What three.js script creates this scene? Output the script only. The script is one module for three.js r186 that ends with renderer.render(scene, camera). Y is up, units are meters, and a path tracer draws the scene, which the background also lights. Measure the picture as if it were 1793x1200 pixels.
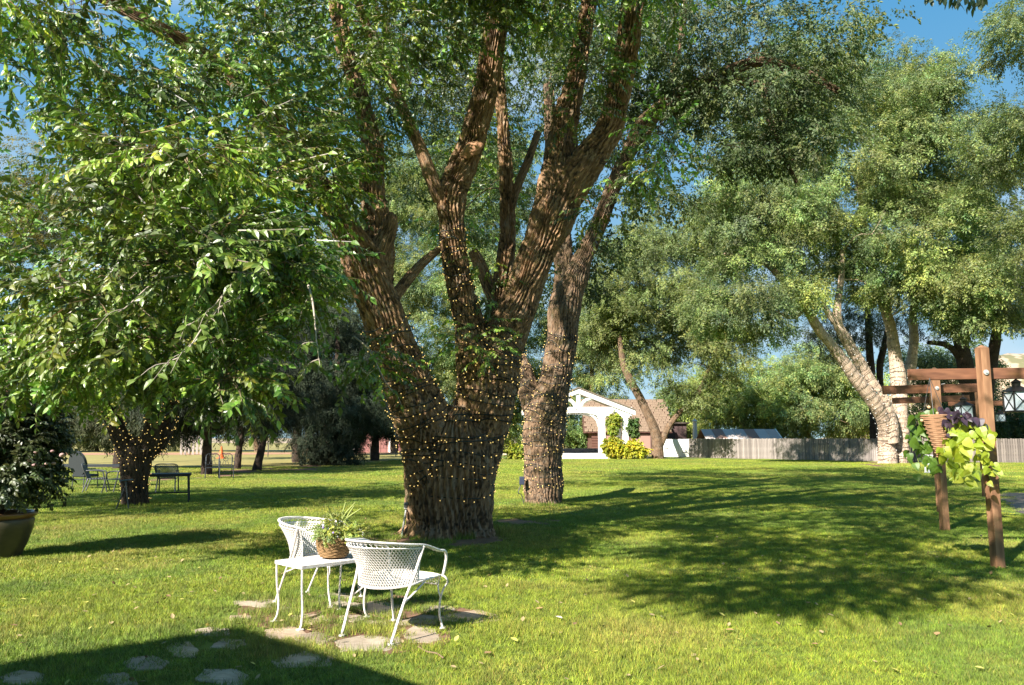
import * as THREE from 'three';
import { mergeGeometries } from 'three/addons/utils/BufferGeometryUtils.js';
import { RoundedBoxGeometry } from 'three/addons/geometries/RoundedBoxGeometry.js';

// ------------------------------------------------------------------ camera, sky, sun, exposure
const W0 = 1793, H0 = 1200, F0 = 1368, EYE = 1.6, PITCH = Math.atan(170 / F0), CP = Math.cos(PITCH), SP = Math.sin(PITCH);
const scene = new THREE.Scene();
const camera = new THREE.PerspectiveCamera(2 * Math.atan(600 / F0) * 180 / Math.PI, W0 / H0, 0.05, 3000);
camera.position.set(0, EYE, 0);
camera.rotation.x = PITCH;
scene.add(camera);
const renderer = new THREE.WebGLRenderer({ antialias: true });
renderer.setSize(1024, 685);
renderer.toneMapping = THREE.LinearToneMapping;
renderer.toneMappingExposure = 2.65;
renderer.shadowMap.enabled = true;
renderer.shadowMap.type = THREE.PCFSoftShadowMap;

const V3 = THREE.Vector3, PI = Math.PI;
function rng(seed) { let a = seed >>> 0; return () => { a = (a + 0x6d2b79f5) | 0; let t = Math.imul(a ^ (a >>> 15), 1 | a); t = (t + Math.imul(t ^ (t >>> 7), 61 | t)) ^ t; return ((t ^ (t >>> 14)) >>> 0) / 4294967296; }; }
const fl = Math.floor, lerp = (a, b, t) => a + (b - a) * t, clamp = (x, a, b) => Math.min(b, Math.max(a, x)), smooth = (a, b, x) => { const t = clamp((x - a) / (b - a), 0, 1); return t * t * (3 - 2 * t); };
const hash = (x, y) => { let h = Math.imul(x, 374761393) + Math.imul(y, 668265263) | 0; h = Math.imul(h ^ (h >>> 13), 1274126177); return ((h ^ (h >>> 16)) >>> 0) / 4294967296; };
function noise(x, y, per = 0) {             // value noise 0..1, optionally periodic in x
  const ix = fl(x), iy = fl(y), fx = x - ix, fy = y - iy, s = fx * fx * (3 - 2 * fx), t = fy * fy * (3 - 2 * fy);
  const w = per ? (i) => ((i % per) + per) % per : (i) => i;
  return lerp(lerp(hash(w(ix), iy), hash(w(ix + 1), iy), s), lerp(hash(w(ix), iy + 1), hash(w(ix + 1), iy + 1), s), t);
}
const fbm = (x, y, o = 4) => { let a = 0, k = 0.5, n = 0; for (let i = 0; i < o; i++) { a += k * noise(x, y); n += k; x = x * 2.03 + 17; y = y * 2.03 + 9; k *= 0.5; } return a / n; };

{ // sky: clear blue with thin cloud, the same all round
  const W = 1024, H = 512, d = new Float32Array(W * H * 4);
  for (let r = 0; r < H; r++) {
    const up = ((r + 0.5) / H - 0.5) * PI, y = Math.sin(up), k = Math.pow(1 - Math.max(0, y), 2.6);
    for (let c = 0; c < W; c++) {
      const az = (c + 0.5) / W * 2 * PI, x = Math.cos(az) * Math.cos(up), z = Math.sin(az) * Math.cos(up), q = 1 / (Math.max(y, 0) + 0.18);
      const cl = smooth(0.5, 0.8, fbm(x * q * 1.6 + 31, z * q * 2.6 + 7, 5)) * smooth(0, 0.12, y) * 0.4, i = (r * W + c) * 4;
      const base = [lerp(0.003, 0.22, k), lerp(0.11, 0.32, k), lerp(0.25, 0.37, k)];
      for (let j = 0; j < 3; j++) d[i + j] = lerp(base[j], [0.36, 0.38, 0.42][j], cl);
      d[i + 3] = 1;
    }
  }
  const t = new THREE.DataTexture(d, W, H, THREE.RGBAFormat, THREE.FloatType);
  t.mapping = THREE.EquirectangularReflectionMapping; t.magFilter = t.minFilter = THREE.LinearFilter; t.needsUpdate = true;
  scene.background = t; scene.environment = t;
}
const SUNDIR = new V3(-0.63 * Math.cos(0.611), Math.sin(0.611), 0.77 * Math.cos(0.611)).normalize();
const sun = new THREE.DirectionalLight(0xfff8ec, 5);
sun.position.copy(SUNDIR).multiplyScalar(80).add(new V3(0, 0, -30)); sun.target.position.set(0, 0, -30); scene.add(sun, sun.target);
sun.castShadow = true; sun.shadow.mapSize.set(4096, 4096); sun.shadow.radius = 1;
Object.assign(sun.shadow.camera, { left: -70, right: 70, top: 60, bottom: -60, near: 1, far: 260 });

// ------------------------------------------------------------------ placing and naming
const ray = (px, py) => { const u = (px - 896.5) / F0, v = (600 - py) / F0; return [u, v * CP + SP, CP - v * SP]; };
function gr(px, py) { const [x, y, d] = ray(px, py), t = -EYE / y; return new V3(x * t, 0, -d * t); }          // the ground point under a direction
function at(px, py, D) { const [x, y, d] = ray(px, py), t = D / d; return new V3(x * t, EYE + y * t, -D); }     // a point D metres ahead
const v = (x, y, z) => new V3(x, y, z);
const used = new Map();
function numbered(n) { const k = used.get(n) ?? 0; used.set(n, k + 1); return k ? n + '_' + String(k).padStart(3, '0') : n; }
function shade(o) { o.castShadow = o.receiveShadow = true; return o; }
function thing(name, label, category, pos = v(0, 0, 0), group, turn = 0) {
  const o = new THREE.Group(); o.name = numbered(name); o.position.copy(pos); o.rotation.y = turn;
  o.userData = { label, category }; if (group) o.userData.group = group; scene.add(o); return o;
}
const bare = (g) => { const h = g.index ? g.toNonIndexed() : g; return h; };
function join(gs) {
  gs = [].concat(gs).map(bare);
  const col = gs.some((g) => g.attributes.color);
  for (const g of gs) { if (!g.attributes.uv) g.setAttribute('uv', new THREE.BufferAttribute(new Float32Array(g.attributes.position.count * 2), 2)); if (!g.attributes.normal) g.computeVertexNormals(); if (col && !g.attributes.color) g.setAttribute('color', new THREE.BufferAttribute(new Float32Array(g.attributes.position.count * 3).fill(1), 3)); for (const k of Object.keys(g.attributes)) if (!['position', 'normal', 'uv', 'color'].includes(k)) g.deleteAttribute(k); }
  return gs.length === 1 ? gs[0] : mergeGeometries(gs);
}
function part(parent, name, gs, mat, local = false, kind) {      // geometry in world axes unless local
  const g = Array.isArray(gs) ? join(gs) : gs, m = shade(new THREE.Mesh(g, mat)); m.name = name;
  if (!local) m.position.copy(parent.position).negate();
  if (kind) m.userData.kind = kind; parent.add(m); return m;
}
function struct(name, gs, mat, label) { const m = shade(new THREE.Mesh(Array.isArray(gs) ? join(gs) : gs, mat)); m.name = name; m.userData.kind = 'structure'; if (label) m.userData.label = label; scene.add(m); return m; }
const rgb = (r, g, b) => new THREE.Color().setRGB(r, g, b);
const std = (c, rough = 0.8, o = {}) => new THREE.MeshStandardMaterial({ color: rgb(...c), roughness: rough, ...o });

// ------------------------------------------------------------------ textures
function tex(W, H, f, srgb = true) {     // f(u, v) -> [r, g, b] 0..255
  const d = new Uint8Array(W * H * 4);
  for (let y = 0; y < H; y++) for (let x = 0; x < W; x++) { const c = f(x / W, y / H), i = (y * W + x) * 4; d[i] = clamp(c[0], 0, 255); d[i + 1] = clamp(c[1], 0, 255); d[i + 2] = clamp(c[2], 0, 255); d[i + 3] = 255; }
  const t = new THREE.DataTexture(d, W, H); t.wrapS = t.wrapT = THREE.RepeatWrapping; t.magFilter = THREE.LinearFilter; t.minFilter = THREE.LinearMipmapLinearFilter; t.generateMipmaps = true; if (srgb) t.colorSpace = THREE.SRGBColorSpace; t.needsUpdate = true; return t;
}
const mix3 = (a, b, t) => [lerp(a[0], b[0], t), lerp(a[1], b[1], t), lerp(a[2], b[2], t)];
const tileNoise = (u, w, n, m) => noise(u * n, w * m, n);
function barkTex(a, b, c) {   // streaks along the stem, colour only
  return tex(512, 512, (u, w) => {
    const s = 0.5 * tileNoise(u, w, 48, 10) + 0.3 * tileNoise(u, w, 100, 26) + 0.2 * tileNoise(u, w, 11, 5), p = smooth(0.55, 0.8, 0.6 * tileNoise(u, w, 7, 4) + 0.4 * tileNoise(u, w, 30, 16));
    return mix3(mix3(mix3(a, b, smooth(0.25, 0.75, s)), c, p * 0.8), a.map((x) => x * 0.55), smooth(0.6, 0.78, 0.5 * tileNoise(u, w, 5, 3) + 0.5 * tileNoise(u, w, 40, 20)) * 0.8);
  });
}
const barkBump = tex(512, 512, (u, w) => { const a = u * 22 + 1.6 * tileNoise(u, w, 8, 4) + 0.6 * tileNoise(u, w, 24, 14), r = Math.abs((a % 1) - 0.5) * 2, k = 255 * clamp(0.7 * (1 - Math.pow(1 - r, 3)) + 0.3 * tileNoise(u, w, 90, 40), 0, 1); return [k, k, k]; }, false);
const woodTex = (a, b, n = 40) => tex(256, 512, (u, w) => mix3(a, b, clamp(0.6 * noise(u * n + 2 * noise(u * 5, w * 2), w * 6) + 0.4 * noise(u * n * 3, w * 20), 0, 1)));

// ------------------------------------------------------------------ geometry helpers
const box = (w, h, d, x, y, z, ry = 0, rz = 0, r = 0) => { const g = r ? new RoundedBoxGeometry(w, h, d, 1, r) : new THREE.BoxGeometry(w, h, d); if (rz) g.rotateZ(rz); if (ry) g.rotateY(ry); g.translate(x, y, z); return g; };
function tube(pts, rad, sides = 6, seg = 0) {  // pts V3[], rad number or array
  const curve = pts.length > 2 ? new THREE.CatmullRomCurve3(pts, false, 'centripetal') : new THREE.LineCurve3(pts[0], pts[1]);
  const n = seg || Math.max(1, (pts.length - 1) * 3), fr = curve.computeFrenetFrames(n), pos = [], idx = [], uv = [];
  for (let i = 0; i <= n; i++) {
    const t = i / n, p = curve.getPoint(t), k = t * (pts.length - 1), j = Math.min(fl(k), pts.length - 2), r = Array.isArray(rad) ? lerp(rad[j], rad[j + 1], k - j) : rad;
    for (let s = 0; s <= sides; s++) { const a = s / sides * 2 * PI, c = Math.cos(a) * r, q = Math.sin(a) * r; pos.push(p.x + fr.normals[i].x * c + fr.binormals[i].x * q, p.y + fr.normals[i].y * c + fr.binormals[i].y * q, p.z + fr.normals[i].z * c + fr.binormals[i].z * q); uv.push(s / sides, t * n * 0.1); }
    if (i < n) for (let s = 0; s < sides; s++) { const a = i * (sides + 1) + s, b = a + sides + 1; idx.push(a, b, a + 1, b, b + 1, a + 1); }
  }
  const A = pos.length / 3; const e0 = curve.getPoint(0), e1 = curve.getPoint(1); pos.push(e0.x, e0.y, e0.z, e1.x, e1.y, e1.z); uv.push(0, 0, 0, 0);
  for (let s = 0; s < sides; s++) { idx.push(A, s, s + 1, A + 1, n * (sides + 1) + s + 1, n * (sides + 1) + s); }
  const g = new THREE.BufferGeometry(); g.setAttribute('position', new THREE.Float32BufferAttribute(pos, 3)); g.setAttribute('uv', new THREE.Float32BufferAttribute(uv, 2)); g.setIndex(idx); g.computeVertexNormals(); return g;
}
const bar = (a, b, r, s = 6) => tube([a, b], r, s, 1);
// A limb: nodes [{p, r}], with bark ridges that stand proud of the stem
function limbOf(spec) { return spec.map(([px, py, hw, D]) => ({ p: at(px, py, D), r: hw * D / F0 })); }
function stem(nodes, o = {}) {
  const { ridge = 0.09, depth = 0.034, step = 0.05, flare = 0, minA = 12, maxA = 420, seed = 0, coarse = 1 } = o;
  const curve = new THREE.CatmullRomCurve3(nodes.map((n) => n.p), false, 'centripetal'); curve.arcLengthDivisions = 300;
  const len = curve.getLength(), n = Math.max(4, Math.ceil(len / (step * coarse))), rmax = Math.max(...nodes.map((q) => q.r));
  const cells = Math.max(3, Math.round(2 * PI * rmax / ridge)), sides = clamp(Math.round(cells * 8 / coarse), minA, maxA);
  const cum = nodes.map((q, i) => i / (nodes.length - 1));
  const radAt = (t) => { const k = clamp(t, 0, 1) * (nodes.length - 1), j = Math.min(fl(k), nodes.length - 2); const s = k - j; return lerp(nodes[j].r, nodes[j + 1].r, s * s * (3 - 2 * s)); };
  const pos = [], uv = [], idx = [], centers = [];
  let nrm = null, T = null;
  for (let i = 0; i <= n; i++) {
    const t = i / n, p = curve.getPoint(t), tg = curve.getTangent(t);
    if (!nrm) { nrm = v(1, 0, 0); nrm.addScaledVector(tg, -nrm.dot(tg)).normalize(); } else { nrm.addScaledVector(tg, -nrm.dot(tg)).normalize(); }
    const bin = v(0, 0, 0).crossVectors(tg, nrm), r0 = radAt(t), s = t * len;
    centers.push({ p, r: r0, nrm: nrm.clone(), bin, s });
    for (let k = 0; k <= sides; k++) {
      const u = (k % sides) / sides, th = u * 2 * PI;
      const hc = Math.max(1, fl(cells * 0.5)), a = u * cells + 3.2 * noise(u * 6 + seed, s * 0.8, 6) + 1.5 * noise(u * hc, s * 2.2 + seed, hc) + 0.35 * noise(u * cells, s * 8 + seed, cells), f = a - fl(a), rd = smooth(0.02, 0.42, Math.min(f, 1 - f));
      const cs = s * 2.6 + 3 * hash(fl(a), fl(seed * 10)) + 1.4 * noise(u * cells * 2, s * 6, cells * 2), cf = cs - fl(cs), cross = 1 - 0.4 * (1 - smooth(0.03, 0.2, Math.min(cf, 1 - cf)));
      let r = r0 * (1 + 0.2 * (noise(u * 4 + seed, s * 1.1, 4) - 0.5) + 0.09 * (noise(u * 9 + seed, s * 3, 9) - 0.5)) + depth * (rd * cross * (0.7 + 0.3 * hash(fl(a), fl(cs))) - 0.55) + depth * 0.3 * (noise(u * 90, s * 30, 90) - 0.5);
      if (flare) r *= 1 + flare * Math.exp(-s / 0.28) * (0.75 + 0.55 * Math.cos(th * 5 + 1.3 + seed) + 0.3 * Math.cos(th * 3));
      const c = Math.cos(th) * r, q = Math.sin(th) * r;
      pos.push(p.x + nrm.x * c + bin.x * q, p.y + nrm.y * c + bin.y * q, p.z + nrm.z * c + bin.z * q);
      uv.push(k / sides * Math.max(1, Math.round(2 * PI * rmax / 1.0)), s / 1.0);
    }
    if (i < n) for (let k = 0; k < sides; k++) { const a = i * (sides + 1) + k, b = a + sides + 1; idx.push(a, a + 1, b, b, a + 1, b + 1); }
  }
  const g = new THREE.BufferGeometry(); g.setAttribute('position', new THREE.Float32BufferAttribute(pos, 3)); g.setAttribute('uv', new THREE.Float32BufferAttribute(uv, 2)); g.setIndex(idx); g.computeVertexNormals();
  // the seam's two columns share a normal
  const N = g.attributes.normal; for (let i = 0; i <= n; i++) { const a = i * (sides + 1), b = a + sides; const x = N.getX(a) + N.getX(b), y = N.getY(a) + N.getY(b), z = N.getZ(a) + N.getZ(b), l = Math.hypot(x, y, z) || 1; N.setXYZ(a, x / l, y / l, z / l); N.setXYZ(b, x / l, y / l, z / l); }
  g.userData.centers = centers; g.userData.len = len; return g;
}
// ------------------------------------------------------------------ leaves
const leafMat = (o = {}) => new THREE.MeshPhysicalMaterial({ color: 0xffffff, vertexColors: true, roughness: 0.5, side: THREE.DoubleSide, transmission: 0.5, thickness: 0, ...o });
function leafPts(L, w, fold, droop, heart) { // outline left side, a folded midrib
  const P = heart ? [[-0.12, 0.30], [0.08, 0.5], [0.35, 0.46], [0.7, 0.24]] : [[0.2, 0.34], [0.48, 0.5], [0.78, 0.3]];
  const mid = P.map(([t]) => v(t * L, -droop * t * t * L, 0)), tip = v(L, -droop * L, 0), base = v(0, 0, 0), tri = [];
  for (const s of [-1, 1]) { const e = P.map(([t, q]) => v(t * L, -droop * t * t * L + fold * q * w, s * q * w)); const ring = [base, ...e, tip], rib = [base, ...mid, tip];
    for (let i = 0; i < ring.length - 1; i++) { const a = ring[i], b = ring[i + 1], c = rib[i], d = rib[i + 1]; if (i > 0) tri.push(c, a, b); if (i < ring.length - 2) tri.push(c, b, d); } }
  return tri;
}
function tinyLeaf(L, w, fold) { const b = v(0, 0, 0), t = v(L, 0, 0), l = v(L * 0.45, fold * w, -w / 2), r = v(L * 0.45, fold * w, w / 2); return [b, t, l, b, r, t]; }
// a twig with its leaves, along +x, drooping; leaf colours vary round white, the copy's colour tints them
function spray(seed, o) {
  const R = rng(seed), { n, L, leaf, wide, fine = false, droop = 0.35, twig = 0.004, spread = 0.9, twigCol = [1.6, 1.3, 1.5], side = 2, heart = false } = o;
  const pos = [], col = [], q = new THREE.Quaternion(), e = new THREE.Euler();
  const along = (t) => v(t * L, -droop * t * t * L * 0.6 + Math.sin(t * 6 + seed * 2) * L * 0.03, Math.sin(t * 4.5 + seed) * L * 0.1);
  const put = (tri, c) => { for (const p of tri) { pos.push(p.x, p.y, p.z); col.push(...c); } };
  for (let i = 0; i < n; i++) {
    const t = 0.12 + 0.88 * (i + R() * 0.7) / n, p = along(t), s = i % 2 ? 1 : -1, sz = 0.6 + 0.65 * R(), br = 0.6 + 0.75 * R(), yl = R() < 0.12 ? 1.35 : 1;
    e.set((R() - 0.5) * 1.5, s * spread * (0.5 + 0.9 * R()) * (t > 0.95 ? 0.2 : 1), -0.25 - 0.7 * R() * droop * 2 + (R() - 0.5) * 0.5, 'YXZ'); q.setFromEuler(e);
    const tri = fine ? tinyLeaf(leaf * sz, wide * sz, 0.25) : leafPts(leaf * sz, wide * sz, 0.15 + 0.3 * R(), 0.05 + 0.45 * R(), heart);
    const off = side > 2 ? v((R() - 0.5), (R() - 0.5), (R() - 0.5)).multiplyScalar(L * 0.35) : v(0, 0, 0);
    put(tri.map((a) => a.clone().applyQuaternion(q).add(p).add(off)), [br * yl * (0.88 + 0.3 * R()), br * (yl > 1 ? 1.1 : 1), br * (0.8 + 0.4 * R())]);
  }
  if (twig) for (let i = 0; i < 3; i++) { const a = along(i / 3), b = along((i + 1) / 3), r0 = twig * (1 - i / 4); for (let k = 0; k < 3; k++) { const an = k * 2.1, an2 = an + 2.1, f = (c, t) => v(c.x, c.y + Math.cos(t) * r0, c.z + Math.sin(t) * r0); put([f(a, an), f(b, an), f(b, an2), f(a, an), f(b, an2), f(a, an2)], twigCol); } }
  const g = new THREE.BufferGeometry(); g.setAttribute('position', new THREE.Float32BufferAttribute(pos, 3)); g.setAttribute('color', new THREE.Float32BufferAttribute(col, 3)); g.computeVertexNormals(); return g;
}
const SPRAY = {
  elm: [1, 2, 3].map((s) => spray(s, { n: 18, L: 0.5, leaf: 0.083, wide: 0.042, droop: 0.32, twig: 0.0055, twigCol: [1.15, 0.55, 2.2] })),
  ash: [4, 5].map((s) => spray(s, { n: 22, L: 0.5, leaf: 0.1, wide: 0.05, droop: 0.5, fine: true, side: 3 })),
  far: [6, 7].map((s) => spray(s, { n: 34, L: 0.75, leaf: 0.13, wide: 0.06, droop: 0.4, fine: true, side: 3, twig: 0.006, twigCol: [1.5, 1.25, 1.6] })),
  farther: [8, 9].map((s) => spray(s, { n: 36, L: 1.1, leaf: 0.2, wide: 0.1, droop: 0.4, fine: true, side: 3, twig: 0.01, twigCol: [1.4, 1.2, 1.6] })),
  juniper: [10, 11].map((s) => spray(s, { n: 46, L: 0.7, leaf: 0.17, wide: 0.035, droop: 0.7, fine: true, side: 3, spread: 0.5, twig: 0.006, twigCol: [0.9, 0.7, 0.8] })),
  shrub: [12, 13].map((s) => spray(s, { n: 14, L: 0.24, leaf: 0.06, wide: 0.034, droop: 0.2, twig: 0.003 })),
  lime: [14, 15].map((s) => spray(s, { n: 18, L: 0.3, leaf: 0.12, wide: 0.09, droop: 0.5, fine: true, twig: 0 })),
};
const UP = v(0, 1, 0);
// boughs: ellipsoids {c, r:[x,y,z], n clumps, cr clump radius, per sprays}; returns matrices and colours
function foliage(spec, seed) {
  const R = rng(seed), out = { m: [], c: [], clumps: [] }, { boughs, size = 1, tint = [0.06, 0.115, 0.02], vary = 0.35, warm = 0.25, minY = 0.3, droop = 0.35, shell = 0.55, keep } = spec;
  const q = new THREE.Quaternion(), q2 = new THREE.Quaternion(), M = new THREE.Matrix4(), X = v(1, 0, 0), ball = (k) => { const a = R() * 2 * PI, z = R() * 2 - 1, r = Math.pow(R(), k), s = Math.sqrt(1 - z * z); return v(Math.cos(a) * s * r, z * r, Math.sin(a) * s * r); };
  for (const B of boughs) {
    for (let i = 0; i < B.n; i++) {
      const b = ball(shell * 0.5), c = v(B.c.x + b.x * B.r[0], B.c.y + b.y * B.r[1], B.c.z + b.z * B.r[2]);
      if (c.y < minY + 0.2 || (keep && !keep(c))) continue;
      const k = 0.7 + 0.6 * R(), cr = B.cr * k, tone = 1 + (R() - 0.5) * vary * 1.2, hue = (R() - 0.4) * warm;
      out.clumps.push(c);
      for (let j = 0, nj = Math.round(B.per * k * k); j < nj; j++) {
        const o = ball(0.42), p = v(c.x + o.x * cr, c.y + o.y * cr * 0.5, c.z + o.z * cr);
        if (p.y < minY || (keep && !keep(p))) continue;
        const d = o.clone().multiplyScalar(1.1).addScaledVector(b, 0.5).add(ball(0.5).multiplyScalar(0.7)); d.y = d.y * 0.6 - droop * R(); d.normalize();
        q.setFromUnitVectors(X, d); const h = Math.hypot(d.x, d.z); // keep the spray's flat side up
        const yaw = Math.atan2(-d.z, d.x), pit = Math.atan2(d.y, h); q.setFromEuler(new THREE.Euler((R() - 0.5) * 1.2, yaw, pit, 'YZX'));
        const s = size * (0.7 + 0.6 * R()); M.compose(p, q, v(s, s, s)); out.m.push(M.clone());
        const l = tone * (1 + (R() - 0.5) * vary), w = hue + (R() - 0.5) * warm * 0.7; out.c.push([tint[0] * l * (1 + w * 1.6), tint[1] * l * (1 + w * 0.5), tint[2] * l * (1 - w * 0.4)]);
      }
    }
  }
  return out;
}
function addCopies(parent, name, geo, mat, m, c) {
  const I = shade(new THREE.InstancedMesh(geo, mat, m.length)), col = new THREE.Color(), back = new THREE.Matrix4().makeTranslation(-parent.position.x, -parent.position.y, -parent.position.z), t = new THREE.Matrix4();
  m.forEach((x, i) => { I.setMatrixAt(i, t.multiplyMatrices(back, x)); I.setColorAt(i, col.setRGB(...c[i])); });
  I.name = name; I.userData.kind = 'stuff'; I.frustumCulled = false; parent.add(I); return I;
}
const LEAF = leafMat({ roughness: 0.42 }), LEAF2 = leafMat({ roughness: 0.6 }), NEEDLE = leafMat({ roughness: 0.8, transmission: 0.15 });
function crown(parent, kind, spec, seed, mat = LEAF2, name = 'crown') {
  const f = foliage(spec, seed), G = SPRAY[kind], n = G.length;
  for (let i = 0; i < n; i++) addCopies(parent, name, G[i], mat, f.m.filter((_, k) => k % n === i), f.c.filter((_, k) => k % n === i));
  return f;
}
// branches from the limbs to the clumps
function branchesTo(clumps, limbs, R, mat, parent, r0 = 0.045, every = 1, maxLen = 9) {
  const pts = []; for (const L of limbs) L.forEach((n, i) => { pts.push(n); if (i) { const a = L[i - 1]; for (const t of [0.33, 0.66]) pts.push({ p: a.p.clone().lerp(n.p, t), r: lerp(a.r, n.r, t) }); } });
  const near = (c) => { let best = null, bd = 1e9; for (const n of pts) { let d = n.p.distanceTo(c); if (n.p.y > c.y + 0.8) d *= 1.2; if (n.r < 0.012) d *= 1.3; if (d < bd) { bd = d; best = n; } } return [best, bd]; };
  const gs = [], todo = clumps.filter((_, i) => i % every === 0).map((c) => [c, near(c)[1]]).sort((a, b) => a[1] - b[1]);   // nearest first, later ones fork from earlier branches
  for (const [c] of todo) {
    const [best, bd] = near(c); if (!best || bd > maxLen || bd < 0.25) continue;
    const a = best.p, j = () => (R() - 0.5) * bd * 0.28, mid = a.clone().lerp(c, 0.45).add(v(j(), bd * (0.02 + 0.14 * R()), j())), m2 = a.clone().lerp(c, 0.78).add(v(j() * 0.5, bd * 0.07 * R(), j() * 0.5));
    const r = Math.min(r0 * (0.5 + bd * 0.2), best.r * 0.62 + 0.002);
    gs.push(tube([a, mid, m2, c], [r, r * 0.75, r * 0.5, r * 0.22], 5, 7));
    pts.push({ p: mid, r: r * 0.7 }, { p: m2, r: r * 0.48 });
    for (let k = 0; k < 3; k++) { const s = m2.clone().lerp(c, R()), e = c.clone().add(v((R() - 0.5) * 1, (R() - 0.65) * 0.6, (R() - 0.5) * 1)); gs.push(tube([s, s.clone().lerp(e, 0.5).add(v(0, 0.08, 0)), e], [r * 0.3 + 0.002, r * 0.2 + 0.001, 0.001], 4, 4)); }
  }
  if (gs.length) part(parent, 'branches', gs, mat, false, 'stuff');
}

// ------------------------------------------------------------------ ground
const inPoly = (P, x, d) => { let k = false; for (let i = 0, j = P.length - 1; i < P.length; j = i++) { const [a, b] = P[i], [c, e] = P[j]; if ((b > d) !== (e > d) && x < (c - a) * (d - b) / (e - b) + a) k = !k; } return k; };
const gp = (list) => list.map(([px, py]) => { const g = gr(px, py); return [g.x, -g.z]; });
const GP = new THREE.Shape();
function sheet(poly, y, cell = 1) { const s = new THREE.Shape(poly.map(([x, d]) => new THREE.Vector2(x, d))), g = new THREE.ShapeGeometry(s); g.rotateX(-PI / 2); g.translate(0, y, 0); return g; }
function wavy(poly, amp, seed) { const R = rng(seed), o = []; poly.forEach((p, i) => { const q = poly[(i + 1) % poly.length], n = Math.max(2, Math.ceil(Math.hypot(q[0] - p[0], q[1] - p[1]) / (amp * 3))); for (let k = 0; k < n; k++) o.push([lerp(p[0], q[0], k / n) + (R() - 0.5) * amp, lerp(p[1], q[1], k / n) + (R() - 0.5) * amp]); }); return o; }
const metresUV = (g, k = 1) => { const p = g.attributes.position, u = new Float32Array(p.count * 2); for (let i = 0; i < p.count; i++) { u[2 * i] = p.getX(i) * k; u[2 * i + 1] = p.getZ(i) * k; } g.setAttribute('uv', new THREE.BufferAttribute(u, 2)); return g; };

const fieldTex = tex(512, 512, (u, w) => { const a = 0.5 * tileNoise(u, w, 12, 12) + 0.5 * tileNoise(u, w, 90, 90); return mix3([120, 112, 60], [165, 150, 84], a); });
{ const g = new THREE.PlaneGeometry(1600, 1600, 8, 8); g.rotateX(-PI / 2); g.translate(0, -0.006, -400); struct('ground', metresUV(g, 1 / 12), new THREE.MeshStandardMaterial({ map: fieldTex, roughness: 1 }), 'dry yellowish field beyond the lawn'); }
const LAWN = [[-60, -14], [60, -14], [60, 58], [26, 58], [12, 76], [-2, 78], [-9, 60], [-11, 47], [-60, 40]];
const lawnTex = tex(2048, 2048, (u, w) => {
  const x = u * 90, y = w * 90, big = fbm(x * 0.28, y * 0.28, 3), mid = fbm(x * 1.7, y * 1.7, 3), fine = hash(fl(u * 2048), fl(w * 2048));
  const c = mix3([74, 92, 24], [112, 130, 40], clamp(0.5 * big + 0.5 * mid + 0.5 * (fine - 0.5), 0, 1)); return mix3(c, [138, 126, 66], smooth(0.62, 0.78, fbm(x * 0.5 + 40, y * 0.5, 4)) * 0.5);
});
{ const g = sheet(LAWN, 0); struct('lawn', metresUV(g, 1 / 90), new THREE.MeshStandardMaterial({ map: lawnTex, roughness: 1 }), 'mown green lawn under the trees'); }
const soilTex = tex(512, 512, (u, w) => { const a = 0.4 * tileNoise(u, w, 9, 9) + 0.35 * tileNoise(u, w, 40, 40) + 0.25 * tileNoise(u, w, 160, 160); return mix3([84, 58, 42], [150, 116, 88], a); });
const soilMat = new THREE.MeshStandardMaterial({ map: soilTex, roughness: 1, bumpMap: soilTex, bumpScale: 0.02 });
const BARE = {
  junipers: wavy(gp([[250, 846], [340, 838], [480, 830], [560, 826], [640, 822], [725, 818], [725, 813], [560, 815], [430, 820], [330, 824], [250, 830]]), 0.5, 5),
  trunk: wavy(gp([[640, 942], [700, 932], [790, 934], [870, 930], [885, 945], [840, 958], [740, 958], [660, 950]]), 0.12, 6),
  second: wavy(gp([[865, 912], [905, 906], [985, 912], [985, 918], [920, 921], [870, 917]]), 0.12, 7),
  stones: wavy(gp([[420, 1052], [520, 1040], [660, 1036], [800, 1064], [880, 1084], [800, 1100], [770, 1135], [640, 1150], [560, 1135], [480, 1105], [420, 1090]]), 0.1, 8),
  pad: wavy(gp([[1500, 814], [1545, 818], [1600, 818], [1680, 812], [1680, 805], [1500, 806]]), 0.3, 9),
};
for (const [k, lab] of [['junipers', 'bare brown soil under the row of junipers'], ['trunk', 'bare reddish soil at the foot of the large tree'], ['second', 'bare soil strip in the lawn beside the second tree'], ['stones', 'soil between the flagstones under the white chairs'], ['pad', 'bare soil round the pale tree by the fence']]) struct('soil_patch_' + { junipers: 'junipers', trunk: 'trunk', second: 'lawn', stones: 'flagstones', pad: 'fence' }[k], metresUV(sheet(BARE[k], 0.005), 0.5), soilMat, lab);
const PATH = wavy([[7.6, 9.2], [9.6, 12.5], [11.2, 17.5], [14.5, 24], [17.5, 24], [15.5, 17], [13.5, 12], [11.5, 8.4]], 0.25, 10);
const pathTex = tex(512, 512, (u, w) => mix3([74, 66, 60], [128, 114, 102], 0.5 * tileNoise(u, w, 7, 7) + 0.3 * tileNoise(u, w, 40, 40) + 0.2 * tileNoise(u, w, 150, 150)));
struct('path', metresUV(sheet(PATH, 0.008), 0.4), new THREE.MeshStandardMaterial({ map: pathTex, roughness: 0.95, bumpMap: pathTex, bumpScale: 0.012 }), 'dark stone path running under the wooden pergola');
struct('road', sheet([[-95, 76], [-30, 84], [-9, 92], [-9, 100], [-30, 98], [-95, 92]], 0.004), new THREE.MeshStandardMaterial({ map: soilTex, color: rgb(2.2, 2.2, 2.3), roughness: 1 }), 'pale gravel road beyond the lawn');

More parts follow.
